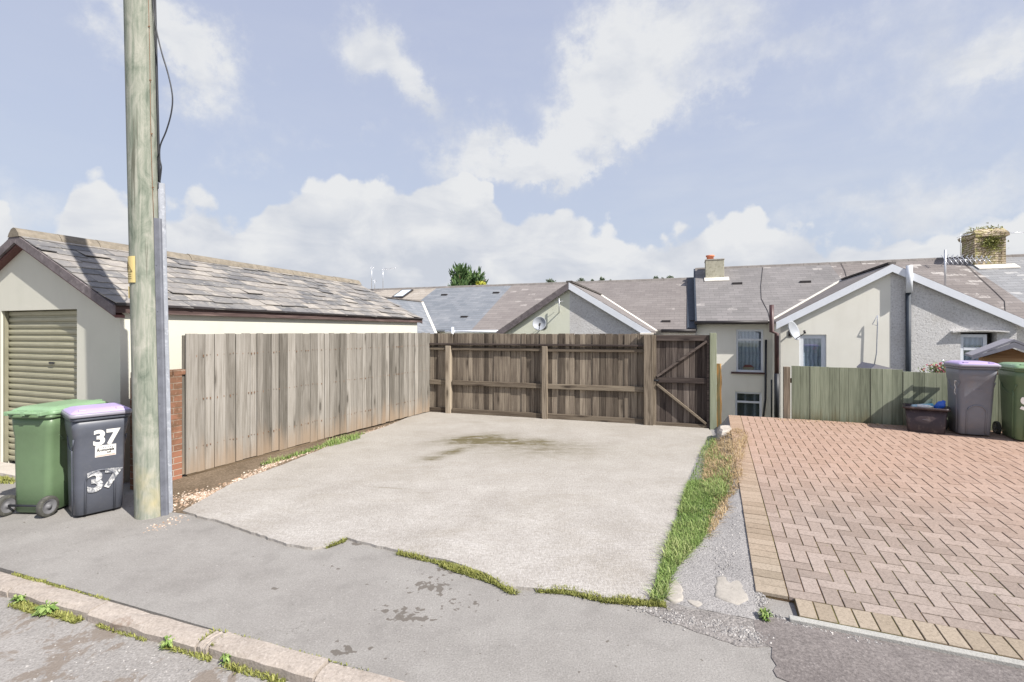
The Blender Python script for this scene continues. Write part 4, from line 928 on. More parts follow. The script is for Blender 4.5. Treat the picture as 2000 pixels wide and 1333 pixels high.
    for sx in (-1, 1):
        m = MB(); rg = []
        for (xx, rr_) in ((0.0, 0.07), (0.0, 0.094), (0.008, 0.1), (0.037, 0.1), (0.045, 0.094), (0.045, 0.07)):
            rg.append([(sx * (wx + 0.02 + xx), yb + 0.03 + math.cos(2 * math.pi * k / 24) * rr_, 0.1 + math.sin(2 * math.pi * k / 24) * rr_) for k in range(24)])
        m.loft(rg, 0.5, False, sx > 0); wh = m.build('wheel', M['rubber'], t)
        m = MB(); rg = []
        for (xx, rr_) in ((0.004, 0.072), (0.004, 0.06), (0.016, 0.05), (0.016, 0.022), (-0.004, 0.018), (-0.004, 0.0)): rg.append([(sx * (wx + 0.045 + 0.022 - xx), yb + 0.03 + math.cos(2 * math.pi * k / 24) * rr_, 0.1 + math.sin(2 * math.pi * k / 24) * rr_) for k in range(24)])
        m.loft(rg, 0.5, False, sx < 0)
        rg = []
        for (xx, rr_) in ((0.004, 0.072), (0.004, 0.06), (0.012, 0.05), (0.012, 0.022), (-0.002, 0.018), (-0.002, 0.0)): rg.append([(sx * (wx + 0.019 + xx), yb + 0.03 + math.cos(2 * math.pi * k / 24) * rr_, 0.1 + math.sin(2 * math.pi * k / 24) * rr_) for k in range(24)])
        m.loft(rg, 0.5, False, sx > 0)
        m.build('hub', M['hub'], wh)
    m = MB(); m.tube([(-wx - .02, yb + .03, .1), (wx + .02, yb + .03, .1)], 0.012, 8); m.build('axle', M['black'], t)
    return t, ob, sec, hb
def decal(par, name, s_, size, x, f, sec, hb, mt, side='front', lean=0, bold=True, off=0.004):
    vs, fs = text_mesh(s_, size, bold); m = MB(); out = []
    for (a, b, c_) in vs:
        a, b = a * math.cos(R(lean)) - b * math.sin(R(lean)), a * math.sin(R(lean)) + b * math.cos(R(lean))
        zz = f * hb + b; fr_ = zz / hb; wd, y0_, y1_ = sec(fr_); bul = 0.004 if fr_ > .8 else 0
        out.append((x + a, y0_ - off - c_ - bul, zz))
    m.mesh(out, fs, 0.5); return m.build(name, mt, par)
def quad_decal(par, name, x0_, x1_, f0, f1, sec, hb, mt, off=0.003):
    m = MB(); n = 3; rg = []
    for k in range(n + 1):
        f = f0 + (f1 - f0) * k / n; wd, y0_, _ = sec(f); rg.append([(x0_, y0_ - off, f * hb), (x1_, y0_ - off, f * hb), (x1_, y0_ - off + .002, f * hb), (x0_, y0_ - off + .002, f * hb)])
    m.loft(rg, 0.5, True, False, sm=False); return m.build(name, mt, par)
# front-left pair
t, ob, sec, hb = wheelie_bin('green wheelie bin with wheels showing, nearest the garage door', G(93, 1007), None, 0, 177, w_=0.46, d_=0.66, h_=1.06, body='bin_green', lid='bin_greenlid', rim='bin_greenlid', facecorner=(-1, 1), bw=0.36, bd=0.46)
t, ob, sec, hb = wheelie_bin('charcoal wheelie bin with purple lid numbered 37, beside the utility pole', G(146, 1016), None, 0, 50, w_=0.46, d_=0.52, h_=1.06, bw=0.37, bd=0.38, facecorner=(-1, -1), tuck=0.08)
sk = quad_decal(ob, 'sticker', -0.045, 0.115, 0.60, 0.715, sec, hb, M['sticker'])
decal(sk, 'printed_line', '- - - - - - -', 0.03, 0.035, 0.695, sec, hb, M['ink'], off=0.0045)
decal(sk, 'printed_line', 'Removals', 0.034, 0.035, 0.667, sec, hb, M['ink'], off=0.0045)
decal(sk, 'printed_line', 'Ltd', 0.024, 0.06, 0.640, sec, hb, M['ink'], off=0.0045)
quad_decal(sk, 'printed_band', -0.04, 0.11, 0.606, 0.620, sec, hb, M['pinkband'], off=0.0045)
decal(ob, 'house_number', '37', 0.20, 0.035, 0.79, sec, hb, M['sticker'], lean=0, off=0.006)
decal(ob, 'painted_number', '3', 0.27, -0.04, 0.345, sec, hb, M['wornpaint'], lean=3, off=0.010)
decal(ob, 'painted_number', '7', 0.25, 0.085, 0.355, sec, hb, M['wornpaint'], lean=-6, off=0.010)
# back-right pair
cz = 0.0
def drv(u, v):
    z = 0.2
    for _ in range(8):
        x_, y_ = G(u, v, z); s_, d_ = to(DP, x_, y_); z = dz(s_, d_) + 0.03
    return (x_, y_), z
c_, z_ = drv(1874, 851)
t, ob, sec, hb = wheelie_bin('grey wheelie bin with a pale purple lid, standing before the green fence', c_, None, z_, -22, w_=0.47, d_=0.54, h_=1.10, body='bin_grey', lid='bin_purple', rim='bin_rimgrey')
decal(ob, 'embossed_mark', '\u2013\u2013\u2013\u2013', 0.05, 0.0, 0.69, sec, hb, M['bin_rimgrey'])
m = MB(); wd = sec(.5)[0]; stroke = [(-.21, .80), (-.17, .80), (-.16, .74), (-.19, .70), (-.15, .66), (-.15, .62), (-.19, .60)]
pts = []
for y_, f in stroke: pts.append((-sec(f)[0] / 2 - .002, y_ + 0.10, f * hb))
m.tube(pts, 0.009, 6); m.build('painted_number', M['whitepaint'], ob)
c_, z_ = drv(1984, 863)
t, ob, sec, hb = wheelie_bin('green wheelie bin at the far right, cut by the picture edge', c_, None, z_, -27, w_=0.52, d_=0.66, h_=1.10, body='bin_green', lid='bin_greenlid', rim='bin_greenlid')
decal(ob, 'painted_number', '37', 0.24, -0.10, 0.52, sec, hb, M['whitepaint'], lean=-90, off=0.010)

# ------------------------------------------------------------------ recycling box with bottles
(c0x, c0y), zb = drv(1772, 842); (c1x, c1y), _z = drv(1846, 850)
ang = math.degrees(math.atan2(c1y - c0y, c1x - c0x)); L0 = math.dist((c0x, c0y), (c1x, c1y)); mx_, my_ = (c0x + c1x) / 2, (c0y + c1y) / 2
rb = thing('recycling_box', 'dusty dark brown recycling box full of empties beside the grey bin', 'recycling box', 0, (0, 0, 0)); rb.rotation_euler = (0, 0, R(ang))
hh = 0.38; DD = 0.36; rb.location = (mx_ - math.sin(R(ang)) * DD / 2, my_ + math.cos(R(ang)) * DD / 2, zb)
m = MB(); rg = []
for f in (0, 0.02, 1.0): rg.append(rrect(L0 * (1 + 0.16 * f), -DD / 2 * (1 + .12 * f), DD / 2 * (1 + .12 * f), 0.05, f * hh))
for f in (1.0, 0.75): rg.append(rrect(L0 * (1 + 0.16 * f) - .02, -DD / 2 * (1 + .12 * f) + .01, DD / 2 * (1 + .12 * f) - .01, 0.045, f * hh))
m.loft(rg, 0.5, True); bxo = m.build('box', M['boxbrown'], rb)
m = MB(); a0_, a1_ = L0 * 1.16, DD / 2 * 1.12
m.loft([rrect(a0_ + .005, -a1_ - .003, a1_ + .003, .05, hh - .035), rrect(a0_ + .05, -a1_ - .025, a1_ + .025, .06, hh - .03), rrect(a0_ + .05, -a1_ - .025, a1_ + .025, .06, hh), rrect(a0_ - .015, -a1_ + .008, a1_ - .008, .045, hh + .002)], 0.5, False)
m.build('rim', M['boxbrown'], rb)
vs, fs = text_mesh('\u2013\u2013\u2013', 0.05); m = MB(); m.mesh([(a, -DD / 2 * 1.07 - .004 - c_, 0.20 + b) for a, b, c_ in vs], fs, .5); m.build('embossed_mark', M['bin_rimgrey'], bxo)
cols = {'blue': (0.03, 0.12, 0.55), 'pale': (0.45, 0.62, 0.70), 'white': (0.72, 0.72, 0.72), 'green': (0.35, 0.42, 0.30), 'teal': (0.15, 0.45, 0.55), 'yellow': (0.75, 0.62, 0.05)}
def bottle(label, cat, name, col, x, y, z, rot, tilt, L=0.24, r_=0.036, cap=None):
    mtl = plain(name + '_' + col, cols[col], 0.3, 0.5, var=0.2, scale=30)
    ca, sa = math.cos(R(ang)), math.sin(R(ang)); wx, wy = rb.location.x + x * ca - y * sa, rb.location.y + x * sa + y * ca
    t = thing(name, label, cat, 0, (0, 0, 0), 'empties in the recycling box'); t.location = (wx, wy, zb + z); t.rotation_euler = (R(tilt), 0, R(rot))
    m = MB()
    prof = [(0, 0.7), (0.01, 1), (0.6, 1), (0.72, 0.9), (0.85, 0.45), (0.95, 0.4)] if name == 'bottle' else ([(0, .85), (.02, 1), (.97, 1), (1, .85)])
    m.loft([[(math.cos(2 * math.pi * k / 14) * r_ * f, math.sin(2 * math.pi * k / 14) * r_ * f, p * L) for k in range(14)] for p, f in prof], .5); m.build('bottle_body' if name == 'bottle' else 'can_body', mtl, t)
    if cap:
        m = MB(); m.tube([(0, 0, L * .94), (0, 0, L * 1.03)], r_ * .5, 12); m.build('cap', plain('cap_' + cap, cols[cap], .4), t)
bottle('pale blue plastic bottle lying over the box rim, leftmost', 'bottle', 'bottle', 'pale', -.16, -.06, .36, ang - 70, -82, .26, cap='teal')
bottle('clear greenish plastic bottle sticking up at the back of the box', 'bottle', 'bottle', 'green', -.02, .03, .35, ang + 150, 60, .25)
bottle('white plastic bottle lying flat in the box', 'bottle', 'bottle', 'white', -.10, -.10, .38, ang + 95, 88, .20, .032)
bottle('blue plastic tub leaning at the right of the box', 'tub', 'bottle', 'blue', .12, -.02, .33, ang + 60, 35, .20, .055)
bottle('small yellow can at the front rim of the box', 'can', 'drinks_can', 'yellow', .03, -.13, .345, ang + 80, 85, .07, .027)
bottle('teal drinks can lying in the middle of the box', 'can', 'drinks_can', 'teal', -.03, -.05, .38, ang + 110, 80, .13, .033)
m = MB(); m.box(-L0 * .5, L0 * .5, -DD * .45, DD * .45, hh * .7, hh * .78); m.build('liner', M['black'], bxo)

# ------------------------------------------------------------------ terraced houses behind
HA = 20.0; DW = 15.4; DEV = 15.2; DRG = 19.3; GZ = -2.6
def win(par, s0, s1, z0, z1, d, transom=None, inner='curtain', fw=0.055, mull=None, frame='white'):
    m = MB(); y0_, y1_ = d + 0.035, d + 0.095
    m.box(s0, s0 + fw, y0_, y1_, z0, z1, .5); m.box(s1 - fw, s1, y0_, y1_, z0, z1, .5)
    m.box(s0 + fw, s1 - fw, y0_, y1_, z0, z0 + fw, .5); m.box(s0 + fw, s1 - fw, y0_, y1_, z1 - fw, z1, .5)
    if transom: m.box(s0 + fw, s1 - fw, y0_ - .004, y1_, transom - fw / 2, transom + fw / 2, .5)
    if mull: m.box(mull - fw / 2, mull + fw / 2, y0_, y1_, z0 + fw, z1 - fw, .5)
    wn = m.build('window', M[frame], par, bevel=0.004)
    m = MB(); m.box(s0 + fw, s1 - fw, y0_ + .02, y0_ + .026, z0 + fw, z1 - fw); m.build('pane', M['glass'], wn)
    m = MB(); m.box(s0 + .01, s1 - .01, d + .16, d + .17, z0 + .01, z1 - .01); m.build('curtain', M[inner], wn)
    return wn
def wall_open(m, s0, s1, d, th, z0, z1, ops):
    xs = sorted({s0, s1} | {o[0] for o in ops} | {o[1] for o in ops}); zs_ = sorted({z0, z1} | {o[2] for o in ops} | {o[3] for o in ops})
    for a, b in zip(xs, xs[1:]):
        run = None
        for c_, e in zip(zs_, zs_[1:]):
            hole = any(o[0] <= a + 1e-6 and b <= o[1] + 1e-6 and o[2] <= c_ + 1e-6 and e <= o[3] + 1e-6 for o in ops)
            if hole:
                if run: m.box(a, b, d, d + th, run[0], run[1], .5)
                run = None
            else: run = (run[0], e) if run else (c_, e)
        if run: m.box(a, b, d, d + th, run[0], run[1], .5)
def house(label, s0, s1, ez, rz_, roofm, wallm, ops=(), dpt=8.2):
    h = thing('terraced_house', label, 'house', HA, ((s0 + s1) / 2, DW, GZ), 'terraced houses behind the fence')
    m = MB(); wall_open(m, s0, s1, DW, 0.22, GZ, ez - 0.02, [tuple(o[:4]) for o in ops])
    m.box(s0, s0 + .2, DW + .22, DW + dpt - .6, GZ, ez - .05); m.box(s1 - .2, s1, DW + .22, DW + dpt - .6, GZ, ez - .05); m.box(s0, s1, DW + dpt - .6, DW + dpt - .4, GZ, ez - .05)
    sl2 = (rz_ - ez) / (DRG - DEV)
    for ss in (s0 + .004, s1 - .204): m.prism([(ss, DW + .05, ez - .06), (ss, DRG, rz_ - .12), (ss, DW + dpt - .5, ez - .06)], (.2, 0, 0))
    m.build('wall', M[wallm], h)
    m = MB(); a = [(s0, DEV - .02, ez), (s1, DEV - .02, ez), (s1, DRG, rz_), (s0, DRG, rz_)]
    m.prism(a, (0, 0, -0.07), .5); m.prism([(s0, DRG + .0, rz_), (s1, DRG, rz_), (s1, 2 * DRG - DEV, ez), (s0, 2 * DRG - DEV, ez)], (0, 0, -.07), .5)
    rf_ = m.build('roof', M[roofm], h)
    m = MB(); yk = s0
    rg2 = random.Random(int(s0 * 10))
    while yk < s1 - .01:
        y2 = min(yk + .44, s1); m.loft([[(q_, DRG + p[0], rz_ + p[1] + rg2.uniform(-.003, .003)) for p in ((-.13, -.07), (-.07, .01), (0, .04), (.07, .01), (.13, -.07))] for q_ in (yk + .003, y2 - .003)], .5, True, True, sm=False); yk = y2
    m.build('ridge_tile', M['ridge_dark'], rf_)
    return h, rf_
def rpt(u, v, ez, rz_):
    """photo point on the main roof plane"""
    k = (rz_ - ez) / (DRG - DEV); t = (u - 1000) / FPX; c, s = math.cos(R(HA)), math.sin(R(HA))
    f = t * s + c; y = (ez - EYE - k * DEV) / ((HOR - v) / FPX - k * f); return (y * (t * c - s), y * f, EYE + (HOR - v) / FPX * y), k
def vent(rf_, u, v, ez, rz_, w_=.26):
    p, k = rpt(u, v, ez, rz_); m = MB(); p = Vector(p)
    m.mesh([p + Vector(q_) for q_ in ((-w_ / 2, -.06, -.02), (w_ / 2, -.06, -.02), (w_ / 2, -.06, .05), (-w_ / 2, -.06, .05), (-w_ / 2, .12, .05), (w_ / 2, .12, .05))], [(0, 1, 2, 3), (3, 2, 5, 4), (0, 3, 4), (1, 5, 2)], .5)
    m.build('roof_vent', M['gutterdark'], rf_)
def gutter(h, s0, s1, z, mt='gutterdark', d=DEV - .06):
    m = MB(); m.tube([(s0, d, z - .05), (s1, d, z - .05)], .055, 8); m.build('gutter', M[mt], h)
def wing(h, sc_, side, hw, dfr, apz, fz, roofm, wallm, ez, rz_, ops=(), barge='white', ov=.095, valley=True, base_z=GZ, eave_over=.12):
    """one half of a gabled rear wing, from its ridge at sc_ out to side*hw"""
    k = (rz_ - ez) / (DRG - DEV); sl3 = (apz - fz) / (hw + eave_over); e = sc_ + side * (hw + eave_over)
    wz = lambda a: apz - .10 - sl3 * a
    s_in, s_out = sc_, sc_ + side * hw; a, b = min(s_in, s_out), max(s_in, s_out)
    m = MB(); wall_open(m, a, b, dfr, .2, base_z, wz(hw), [tuple(o[:4]) for o in ops])
    m.prism([(s_in, dfr, wz(hw)), (s_out, dfr, wz(hw)), (s_in, dfr, wz(0))], (0, .2, 0), .5)
    m.box(min(s_out, s_out - side * .2), max(s_out, s_out - side * .2), dfr + .2, DW, base_z, wz(hw) - .0, .5)
    m.build('wing_wall', M[wallm], h)
    dback = DEV + (apz - ez) / k; dv = DEV + (fz - ez) / k
    top = [(sc_, dfr - ov, apz), (e, dfr - ov, fz), (e, dv, fz), (sc_, dback, apz)]
    m = MB(); m.prism([(p[0], p[1], p[2] + .006) for p in top], (0, 0, -.06), .5); wr = m.build('wing_roof', M[roofm], h)
    m = MB(); m.prism([(sc_, dfr - ov - .03, apz - .015), (e, dfr - ov - .03, fz - .015), (e, dfr - ov - .03, fz - .20), (sc_, dfr - ov - .03, apz - .20)], (0, .028, 0), .5)
    m.build('bargeboard', M[barge], h)
    m = MB(); m.prism([(sc_, dfr - ov, apz - .13), (e, dfr - ov, fz - .13), (e, dfr - ov, fz - .15), (sc_, dfr - ov, apz - .15)], (0, ov, 0), .5); m.build('soffit', M[barge], h)
    if valley:
        m = MB(); m.bar((e, dv, fz + .02), (sc_, dback, apz + .02), .09, .035, up=(0, 0, 1)); m.build('valley_fillet', M['flash'], wr)
    m = MB(); m.bar((sc_, dfr - ov, apz + .012), (sc_, dback, apz + .012), .16, .05); m.build('ridge_tile', M['ridge_dark'], wr)
    return wr
eL, rL, eR, rR = 1.87, 3.79, 2.11, 4.14
# far left
h0, r0 = house('house with beige tiled roof and a skylight, far left of the terrace', -15.2, -10.6, eL, rL, 'tile_beige', 'cream')
p, k = rpt(786, 576, eL, rL); p = Vector(p); m = MB(); m.prism([p + Vector((-.30, -.42, -.42 * k + .01)), p + Vector((.30, -.42, -.42 * k + .01)), p + Vector((.30, .42, .42 * k + .01)), p + Vector((-.30, .42, .42 * k + .01))], (0, 0, .06), .5)
sky_ = m.build('skylight', M['gutterdark'], r0)
m = MB(); m.prism([p + Vector((-.23, -.35, -.35 * k + .075)), p + Vector((.23, -.35, -.35 * k + .075)), p + Vector((.23, .35, .35 * k + .075)), p + Vector((-.23, .35, .35 * k + .075))], (0, 0, .004), .5)
m.build('skylight_pane', plain('skylight_glass', (0.62, 0.70, 0.76), .08, .8), r0)
h1, r1 = house('house with plain blue-grey slate roof and white gutter', -10.6, -7.0, eL, rL, 'slate_grey', 'cream')
for u, v in ((868, 577), (969, 573), (907, 620)): vent(r1, u, v, eL, rL)
gutter(h1, -8.0, -5.45, eL - .02, 'white')
m = MB(); x_, y_, z_2 = PD(HA, 884, 646, DEV - .13); m.tube([(x_, y_, z_2 - 1.6), (x_, y_, z_2 + .12)], .05, 8); m.build('downpipe', M['white'], h1)
wing(h0, -10.45, -1, 2.1, 12.9, 3.04, 1.72, 'slate_grey', 'cream', eL, rL, barge='white', valley=False)
wing(h1, -10.45, 1, 2.1, 12.9, 3.04, 1.72, 'slate_grey', 'cream', eL, rL, barge='white')
# middle pair
h2, r2 = house('house with pinkish brown tiles and cream half gable carrying a satellite dish', -7.0, -3.07, eL, rL, 'tile_pinkish', 'cream')
h3, r3 = house('house with plain brown tiles and rough grey half gable', -3.07, .25, eL, rL, 'tile_brown', 'roughcast')
wl = wing(h2, -3.07, -1, 2.02, 13.1, 3.16, 1.80, 'tile_pinkish', 'cream_green', eL, rL, barge='verge', valley=False)
wr_ = wing(h3, -3.07, 1, 2.06, 13.1, 3.16, 1.80, 'tile_brown', 'roughcast', eL, rL, barge='white')
for u, v in ((1301, 629), (1357, 629)): vent(r3, u, v, eL, rL)
gutter(h3, -.75, .22, eL - .0); m = MB(); m.box(-.7, .2, DEV + .02, DEV + .05, eL - .30, eL - .09); m.build('fascia_board', M['flash'], h3)
m = MB(); x_, y_, z_2 = PD(HA, 1262, 657, 12.98); m.box(x_ - .22, x_ + .12, 12.93, 12.98, z_2 - .03, z_2 + .05); m.build('gutter', M['white'], h3)
# right pair
w1 = PD(HA, 1438, 725, DW)[0], PD(HA, 1491, 725, DW)[0], PD(HA, 1460, 727, DW)[2], PD(HA, 1460, 644, DW)[2]
w2 = PD(HA, 1436, 800, DW)[0], PD(HA, 1488, 800, DW)[0], -0.95, PD(HA, 1460, 766, DW)[2]
h4, r4 = house('house with grey brown tiled roof, square chimney and cream rear wall with two windows', .25, 4.55, eR, rR, 'slate_mid', 'cream', ops=[w1, w2])
wn1 = win(h4, *w1, DW, transom=PD(HA, 1460, 664, DW)[2], inner='curtain')
win(h4, *w2, DW, transom=PD(HA, 1460, 786, DW)[2], inner='blind')
m = MB(); m.box(w1[0] - .14, w1[1] + .06, DW - .07, DW + .03, w1[2] - .05, w1[2] - .002); m.build('window_sill', M['brownpipe'], h4)
for u, v in ((1440, 555), (1573, 552)): vent(r4, u, v, eR, rR, .3)
gutter(h4, .18, 2.1, eR)
w3 = PD(HA, 1561, 655, 14.1)[0], PD(HA, 1614, 655, 14.1)[0], .15, PD(HA, 1585, 654, 14.1)[2]
wing(h4, 4.6, -1, 2.35, 14.1, 3.43, 2.06, 'ridge_wing' if 'ridge_wing' in M else 'tile_brown', 'cream', eR, rR, ops=[w3])
win(h4, *w3, 14.1, inner='curtain', fw=.10)
for (pts_, r_, mt, nm) in ((([(1507, 596), (1507, 648), (1517, 652), (1517, 730)]), .055, 'brownpipe', 'soil_pipe'), (([(1517, 730), (1517, 826)]), .06, 'black', 'soil_pipe'), (([(1496, 664), (1495, 780), (1490, 822)]), .03, 'black', 'waste_pipe'), (([(1507, 742), (1507, 822)]), .02, 'black', 'waste_pipe')):
    m = MB(); dd = 14.0 if pts_[0][0] >= 1507 and mt != 'black' or r_ == .06 else DW - .06
    if nm == 'waste_pipe' and r_ == .02: dd = 14.3
    m.tube([PD(HA, u, v, dd) for u, v in pts_], r_, 10); m.build(nm, M[mt], h4)
# chimney of the right pair (square rendered stack with a pot) and party upstand with added shade strip
cs, _, cz0 = PD(HA, 1397, 545, 18.6)
m = MB(); m.box(cs - .33, cs + .27, 18.3, 19.1, 3.3, rR + .17, .5)
ch = m.build('chimney', M['chimrender'], h4, bevel=.01)
m = MB(); m.box(cs - .345, cs + .285, 18.285, 19.12, rR + .17, rR + .20, .5); m.build('cap', M['rubble'], ch)
m = MB(); m.loft([[(cs - .16 + math.cos(2 * math.pi * k / 14) * r2_, 18.8 + math.sin(2 * math.pi * k / 14) * r2_, z2_) for k in range(14)] for r2_, z2_ in ((.12, rR + .20), (.115, rR + .34), (.145, rR + .35), (.145, rR + .40), (.10, rR + .40))], .5); m.build('chimney_pot', M['pot'], ch)
m = MB(); m.box(cs - .37, cs + .42, 18.0, 18.298, rR - .95, rR - .28, .5)
kk = (rR - eR) / (DRG - DEV)
m = MB(); m.prism([(cs - .37, 18.05, eR + (18.05 - DEV) * kk + .015), (cs + .42, 18.05, eR + (18.05 - DEV) * kk + .015), (cs + .42, 18.32, eR + (18.32 - DEV) * kk + .015), (cs - .37, 18.32, eR + (18.32 - DEV) * kk + .015)], (0, 0, .03), .5)
m.build('flashing', M['flash'], r4)
m = MB(); m.prism([(.20, DEV - .03, eL - .03), (.20, DRG, rL - .03), (.20, DRG, rR - .0), (.20, DEV - .03, eR - .0)], (.048, 0, 0), .5); kl = (rL - eL) / (DRG - DEV); m.prism([(-.02, DEV - .03, eL + .012), (.199, DEV - .03, eL + .012), (.199, DRG, rL + .012), (-.02, DRG, rL + .012)], (0, 0, .02), .5); m.build('upstand_and_shade_strip', M['lead'], h4)  # second prism: dark strip added on the lower roof to deepen the shadow there
# H5 + H6
w4 = PD(HA, 1876, 655, 14.1)[0], PD(HA, 1947, 655, 14.1)[0], .55, PD(HA, 1910, 650, 14.1)[2]
h5, r5 = house('house with lichen spotted tiles and roughcast half gable under a stone chimney', 4.55, 8.05, eR, rR, 'tile_lichen', 'roughcast')
wing(h5, 4.6, 1, 2.35, 14.1, 3.43, 2.06, 'tile_brown', 'roughcast', eR, rR, ops=[w4], valley=False)
wn = win(h5, w4[0], w4[1] - .16, w4[2], w4[3] - .04, 14.1, transom=PD(HA, 1910, 682, 14.1)[2], inner='curtain', fw=.07)
m = MB(); n = 8
for k in range(n):
    a, b = w4[0] - .18 + (w4[1] - w4[0] + .36) * k / n, w4[0] - .18 + (w4[1] - w4[0] + .36) * (k + 1) / n; hgt = lambda q_: .03 * math.sin(math.pi * (q_ - w4[0] + .18) / (w4[1] - w4[0] + .36))
    m.prism([(a, 14.0, w4[3] + hgt(a)), (b, 14.0, w4[3] + hgt(b)), (b, 14.0, w4[3] + .035 + hgt(b)), (a, 14.0, w4[3] + .035 + hgt(a))], (0, .097, 0), .5)
m.build('window_hood', M['roughcast'], h5)
m = MB(); m.tube([PD(HA, 1774, 572, 14.03), PD(HA, 1774, 820, 14.03)], .055, 10); sp2 = m.build('soil_pipe', M['lead'], h5)
m = MB(); m.tube([PD(HA, 1776, 519, 13.97), PD(HA, 1776, 572, 13.97)], .065, 10); m.build('soil_pipe', M['white'], h5)
h6, r6 = house('house with pale grey slate roof at the right end of the terrace', 8.05, 13.5, eR, rR, 'slate_pale', 'cream')
gutter(h5, 7.1, 8.05, eR - .03); gutter(h6, 8.05, 13.5, eR - .03)
s2 = PD(HA, 1921, 505, 18.95)[0]
m = MB(); rg = []; rn = random.Random(2)
def cring(wx, wy, z, j=0.045):
    return [(s2 + wx * a + rn.uniform(-j, j), 19.0 + wy * b + rn.uniform(-j, j), z) for a, b in ((-1, -1), (-.5, -1), (0, -1), (.5, -1), (1, -1), (1, 0), (1, 1), (0, 1), (-1, 1), (-1, 0))]
ztop = 1.8 + (648 - 449) / FPX * 14.75
rg = [cring(.36, .42, 3.6, 0), cring(.36, .42, ztop - .30), cring(.37, .43, ztop - .28), cring(.395, .45, ztop - .24), cring(.395, .45, ztop - .15), cring(.37, .44, ztop - .07), cring(.30, .36, ztop)]
m.loft(rg, .5, True, False, sm=False); ch2 = m.build('chimney', M['stone'], h5)
m = MB()
for _ in range(420):
    if _ < 300: p = Vector((s2 + rn.gauss(.02, .13), 18.56 + rn.uniform(-.05, .02), ztop - .42 + rn.gauss(0, .15)))
    else: p = Vector((s2 + rn.uniform(-.35, .3), 18.9 + rn.uniform(-.3, .3), ztop + abs(rn.gauss(0, .05))))
    a = Vector((rn.gauss(0, 1), rn.gauss(0, 1), rn.gauss(0, 1))).normalized() * .06; b = a.cross(Vector((rn.gauss(0, 1), rn.gauss(0, 1), 1))).normalized() * .02
    m.mesh([p - b, p + b, p + a + b * .3, p + a - b * .3], [(0, 1, 2, 3)], rn.random())
m.build('weeds', M['moss'], ch2)
m = MB()
m.prism([(s2 - .40, 18.28, eR + (18.28 - DEV) * kk + .015), (s2 + .55, 18.28, eR + (18.28 - DEV) * kk + .015), (s2 + .55, 18.56, eR + (18.56 - DEV) * kk + .015), (s2 - .40, 18.56, eR + (18.56 - DEV) * kk + .015)], (0, 0, .03), .5); m.build('flashing', M['flash'], r5)
# cables lying down the roofs
for nm, par, pp, ez, rz_ in (('roof_cable', r4, [(1490, 523), (1486, 560), (1487, 585), (1500, 610), (1504, 626)], eR, rR), ('roof_cable', r4, [(1643, 516), (1650, 530), (1654, 544)], eR, rR), ('roof_cable', r5, [(1886, 518), (1915, 545), (1945, 573), (1962, 590), (1965, 622)], eR, rR)):
    m = MB(); pts_ = [Vector(rpt(u, v, ez, rz_)[0]) + Vector((0, 0, .02)) for u, v in pp]; m.tube(pts_, .007, 6); m.build(nm, M['gutterdark'], par)
# toy bird house behind the upper window
tx, _, tz = PD(HA, 1462, 722, DW + .13)
tb = thing('ornament', 'small red-roofed toy house on the sill inside the upper window', 'ornament', HA, (tx, DW + .13, w1[2] + .055))
m = MB(); m.box(tx - .15, tx + .13, DW + .105, DW + .15, w1[2] + .06, w1[2] + .13); m.build('house_body', plain('ornament_cream', (.62, .52, .34), .7), tb)
m = MB(); m.prism([(tx - .15, DW + .10, w1[2] + .13), (tx + .15, DW + .10, w1[2] + .13), (tx + .06, DW + .10, w1[2] + .20), (tx - .08, DW + .10, w1[2] + .20)], (0, .05, 0)); m.build('ornament_roof', plain('ornament_red', (.42, .06, .06), .6), tb)

# satellite dishes and aerials
def dish(label, u, v, phi, d, r_, yaw, wall_d):
    s_, _, z_ = PD(phi, u, v, d); t = thing('satellite_dish', label, 'satellite dish', phi, (s_, d, z_), 'satellite dishes on the gables')
    m = MB(); Mx = Matrix.Rotation(R(yaw), 4, 'Z') @ Matrix.Rotation(R(-18), 4, 'X'); rg = []
    for k, f in enumerate((0.05, .35, .65, .9, 1.0)):
        rg.append([tuple(Vector((s_, d, z_)) + Mx @ Vector((math.cos(2 * math.pi * j / 28) * r_ * f, -.09 * f * f, math.sin(2 * math.pi * j / 28) * r_ * f * 1.05))) for j in range(28)])
    for f in (1.0, .9, .65, .35, .05):
        rg.append([tuple(Vector((s_, d, z_)) + Mx @ Vector((math.cos(2 * math.pi * j / 28) * r_ * f, -.09 * f * f + .012, math.sin(2 * math.pi * j / 28) * r_ * f * 1.05))) for j in range(28)])
    m.loft(rg, .5, True); m.build('reflector', M['dish'], t)
    P0 = Vector((s_, d, z_)); tip = P0 + Mx @ Vector((.02, -r_ * 1.2, -r_ * .55))
    m = MB(); m.tube([P0 + Mx @ Vector((0, -.03, -r_ * .9)), tip], .010, 6); m.tube([tip, tip + Vector((0, .06, .05))], .026, 10); m.build('feed_arm', M['gutterdark'], t)
    m = MB(); m.tube([P0 + Vector((0, .02, -.02)), Vector((s_ + .05, wall_d + .01, z_ - .05))], .018, 8); m.box(s_, s_ + .1, wall_d - .015, wall_d + .0, z_ - .13, z_ + .03); m.build('bracket', M['gutterdark'], t)
dish('round grey satellite dish on the cream half gable in the middle', 1054, 634, HA, 12.85, .19, 10, 13.1)
dish('grey satellite dish seen side-on under the white bargeboard', 1545, 648, HA, 13.75, .24, 55, 14.1)
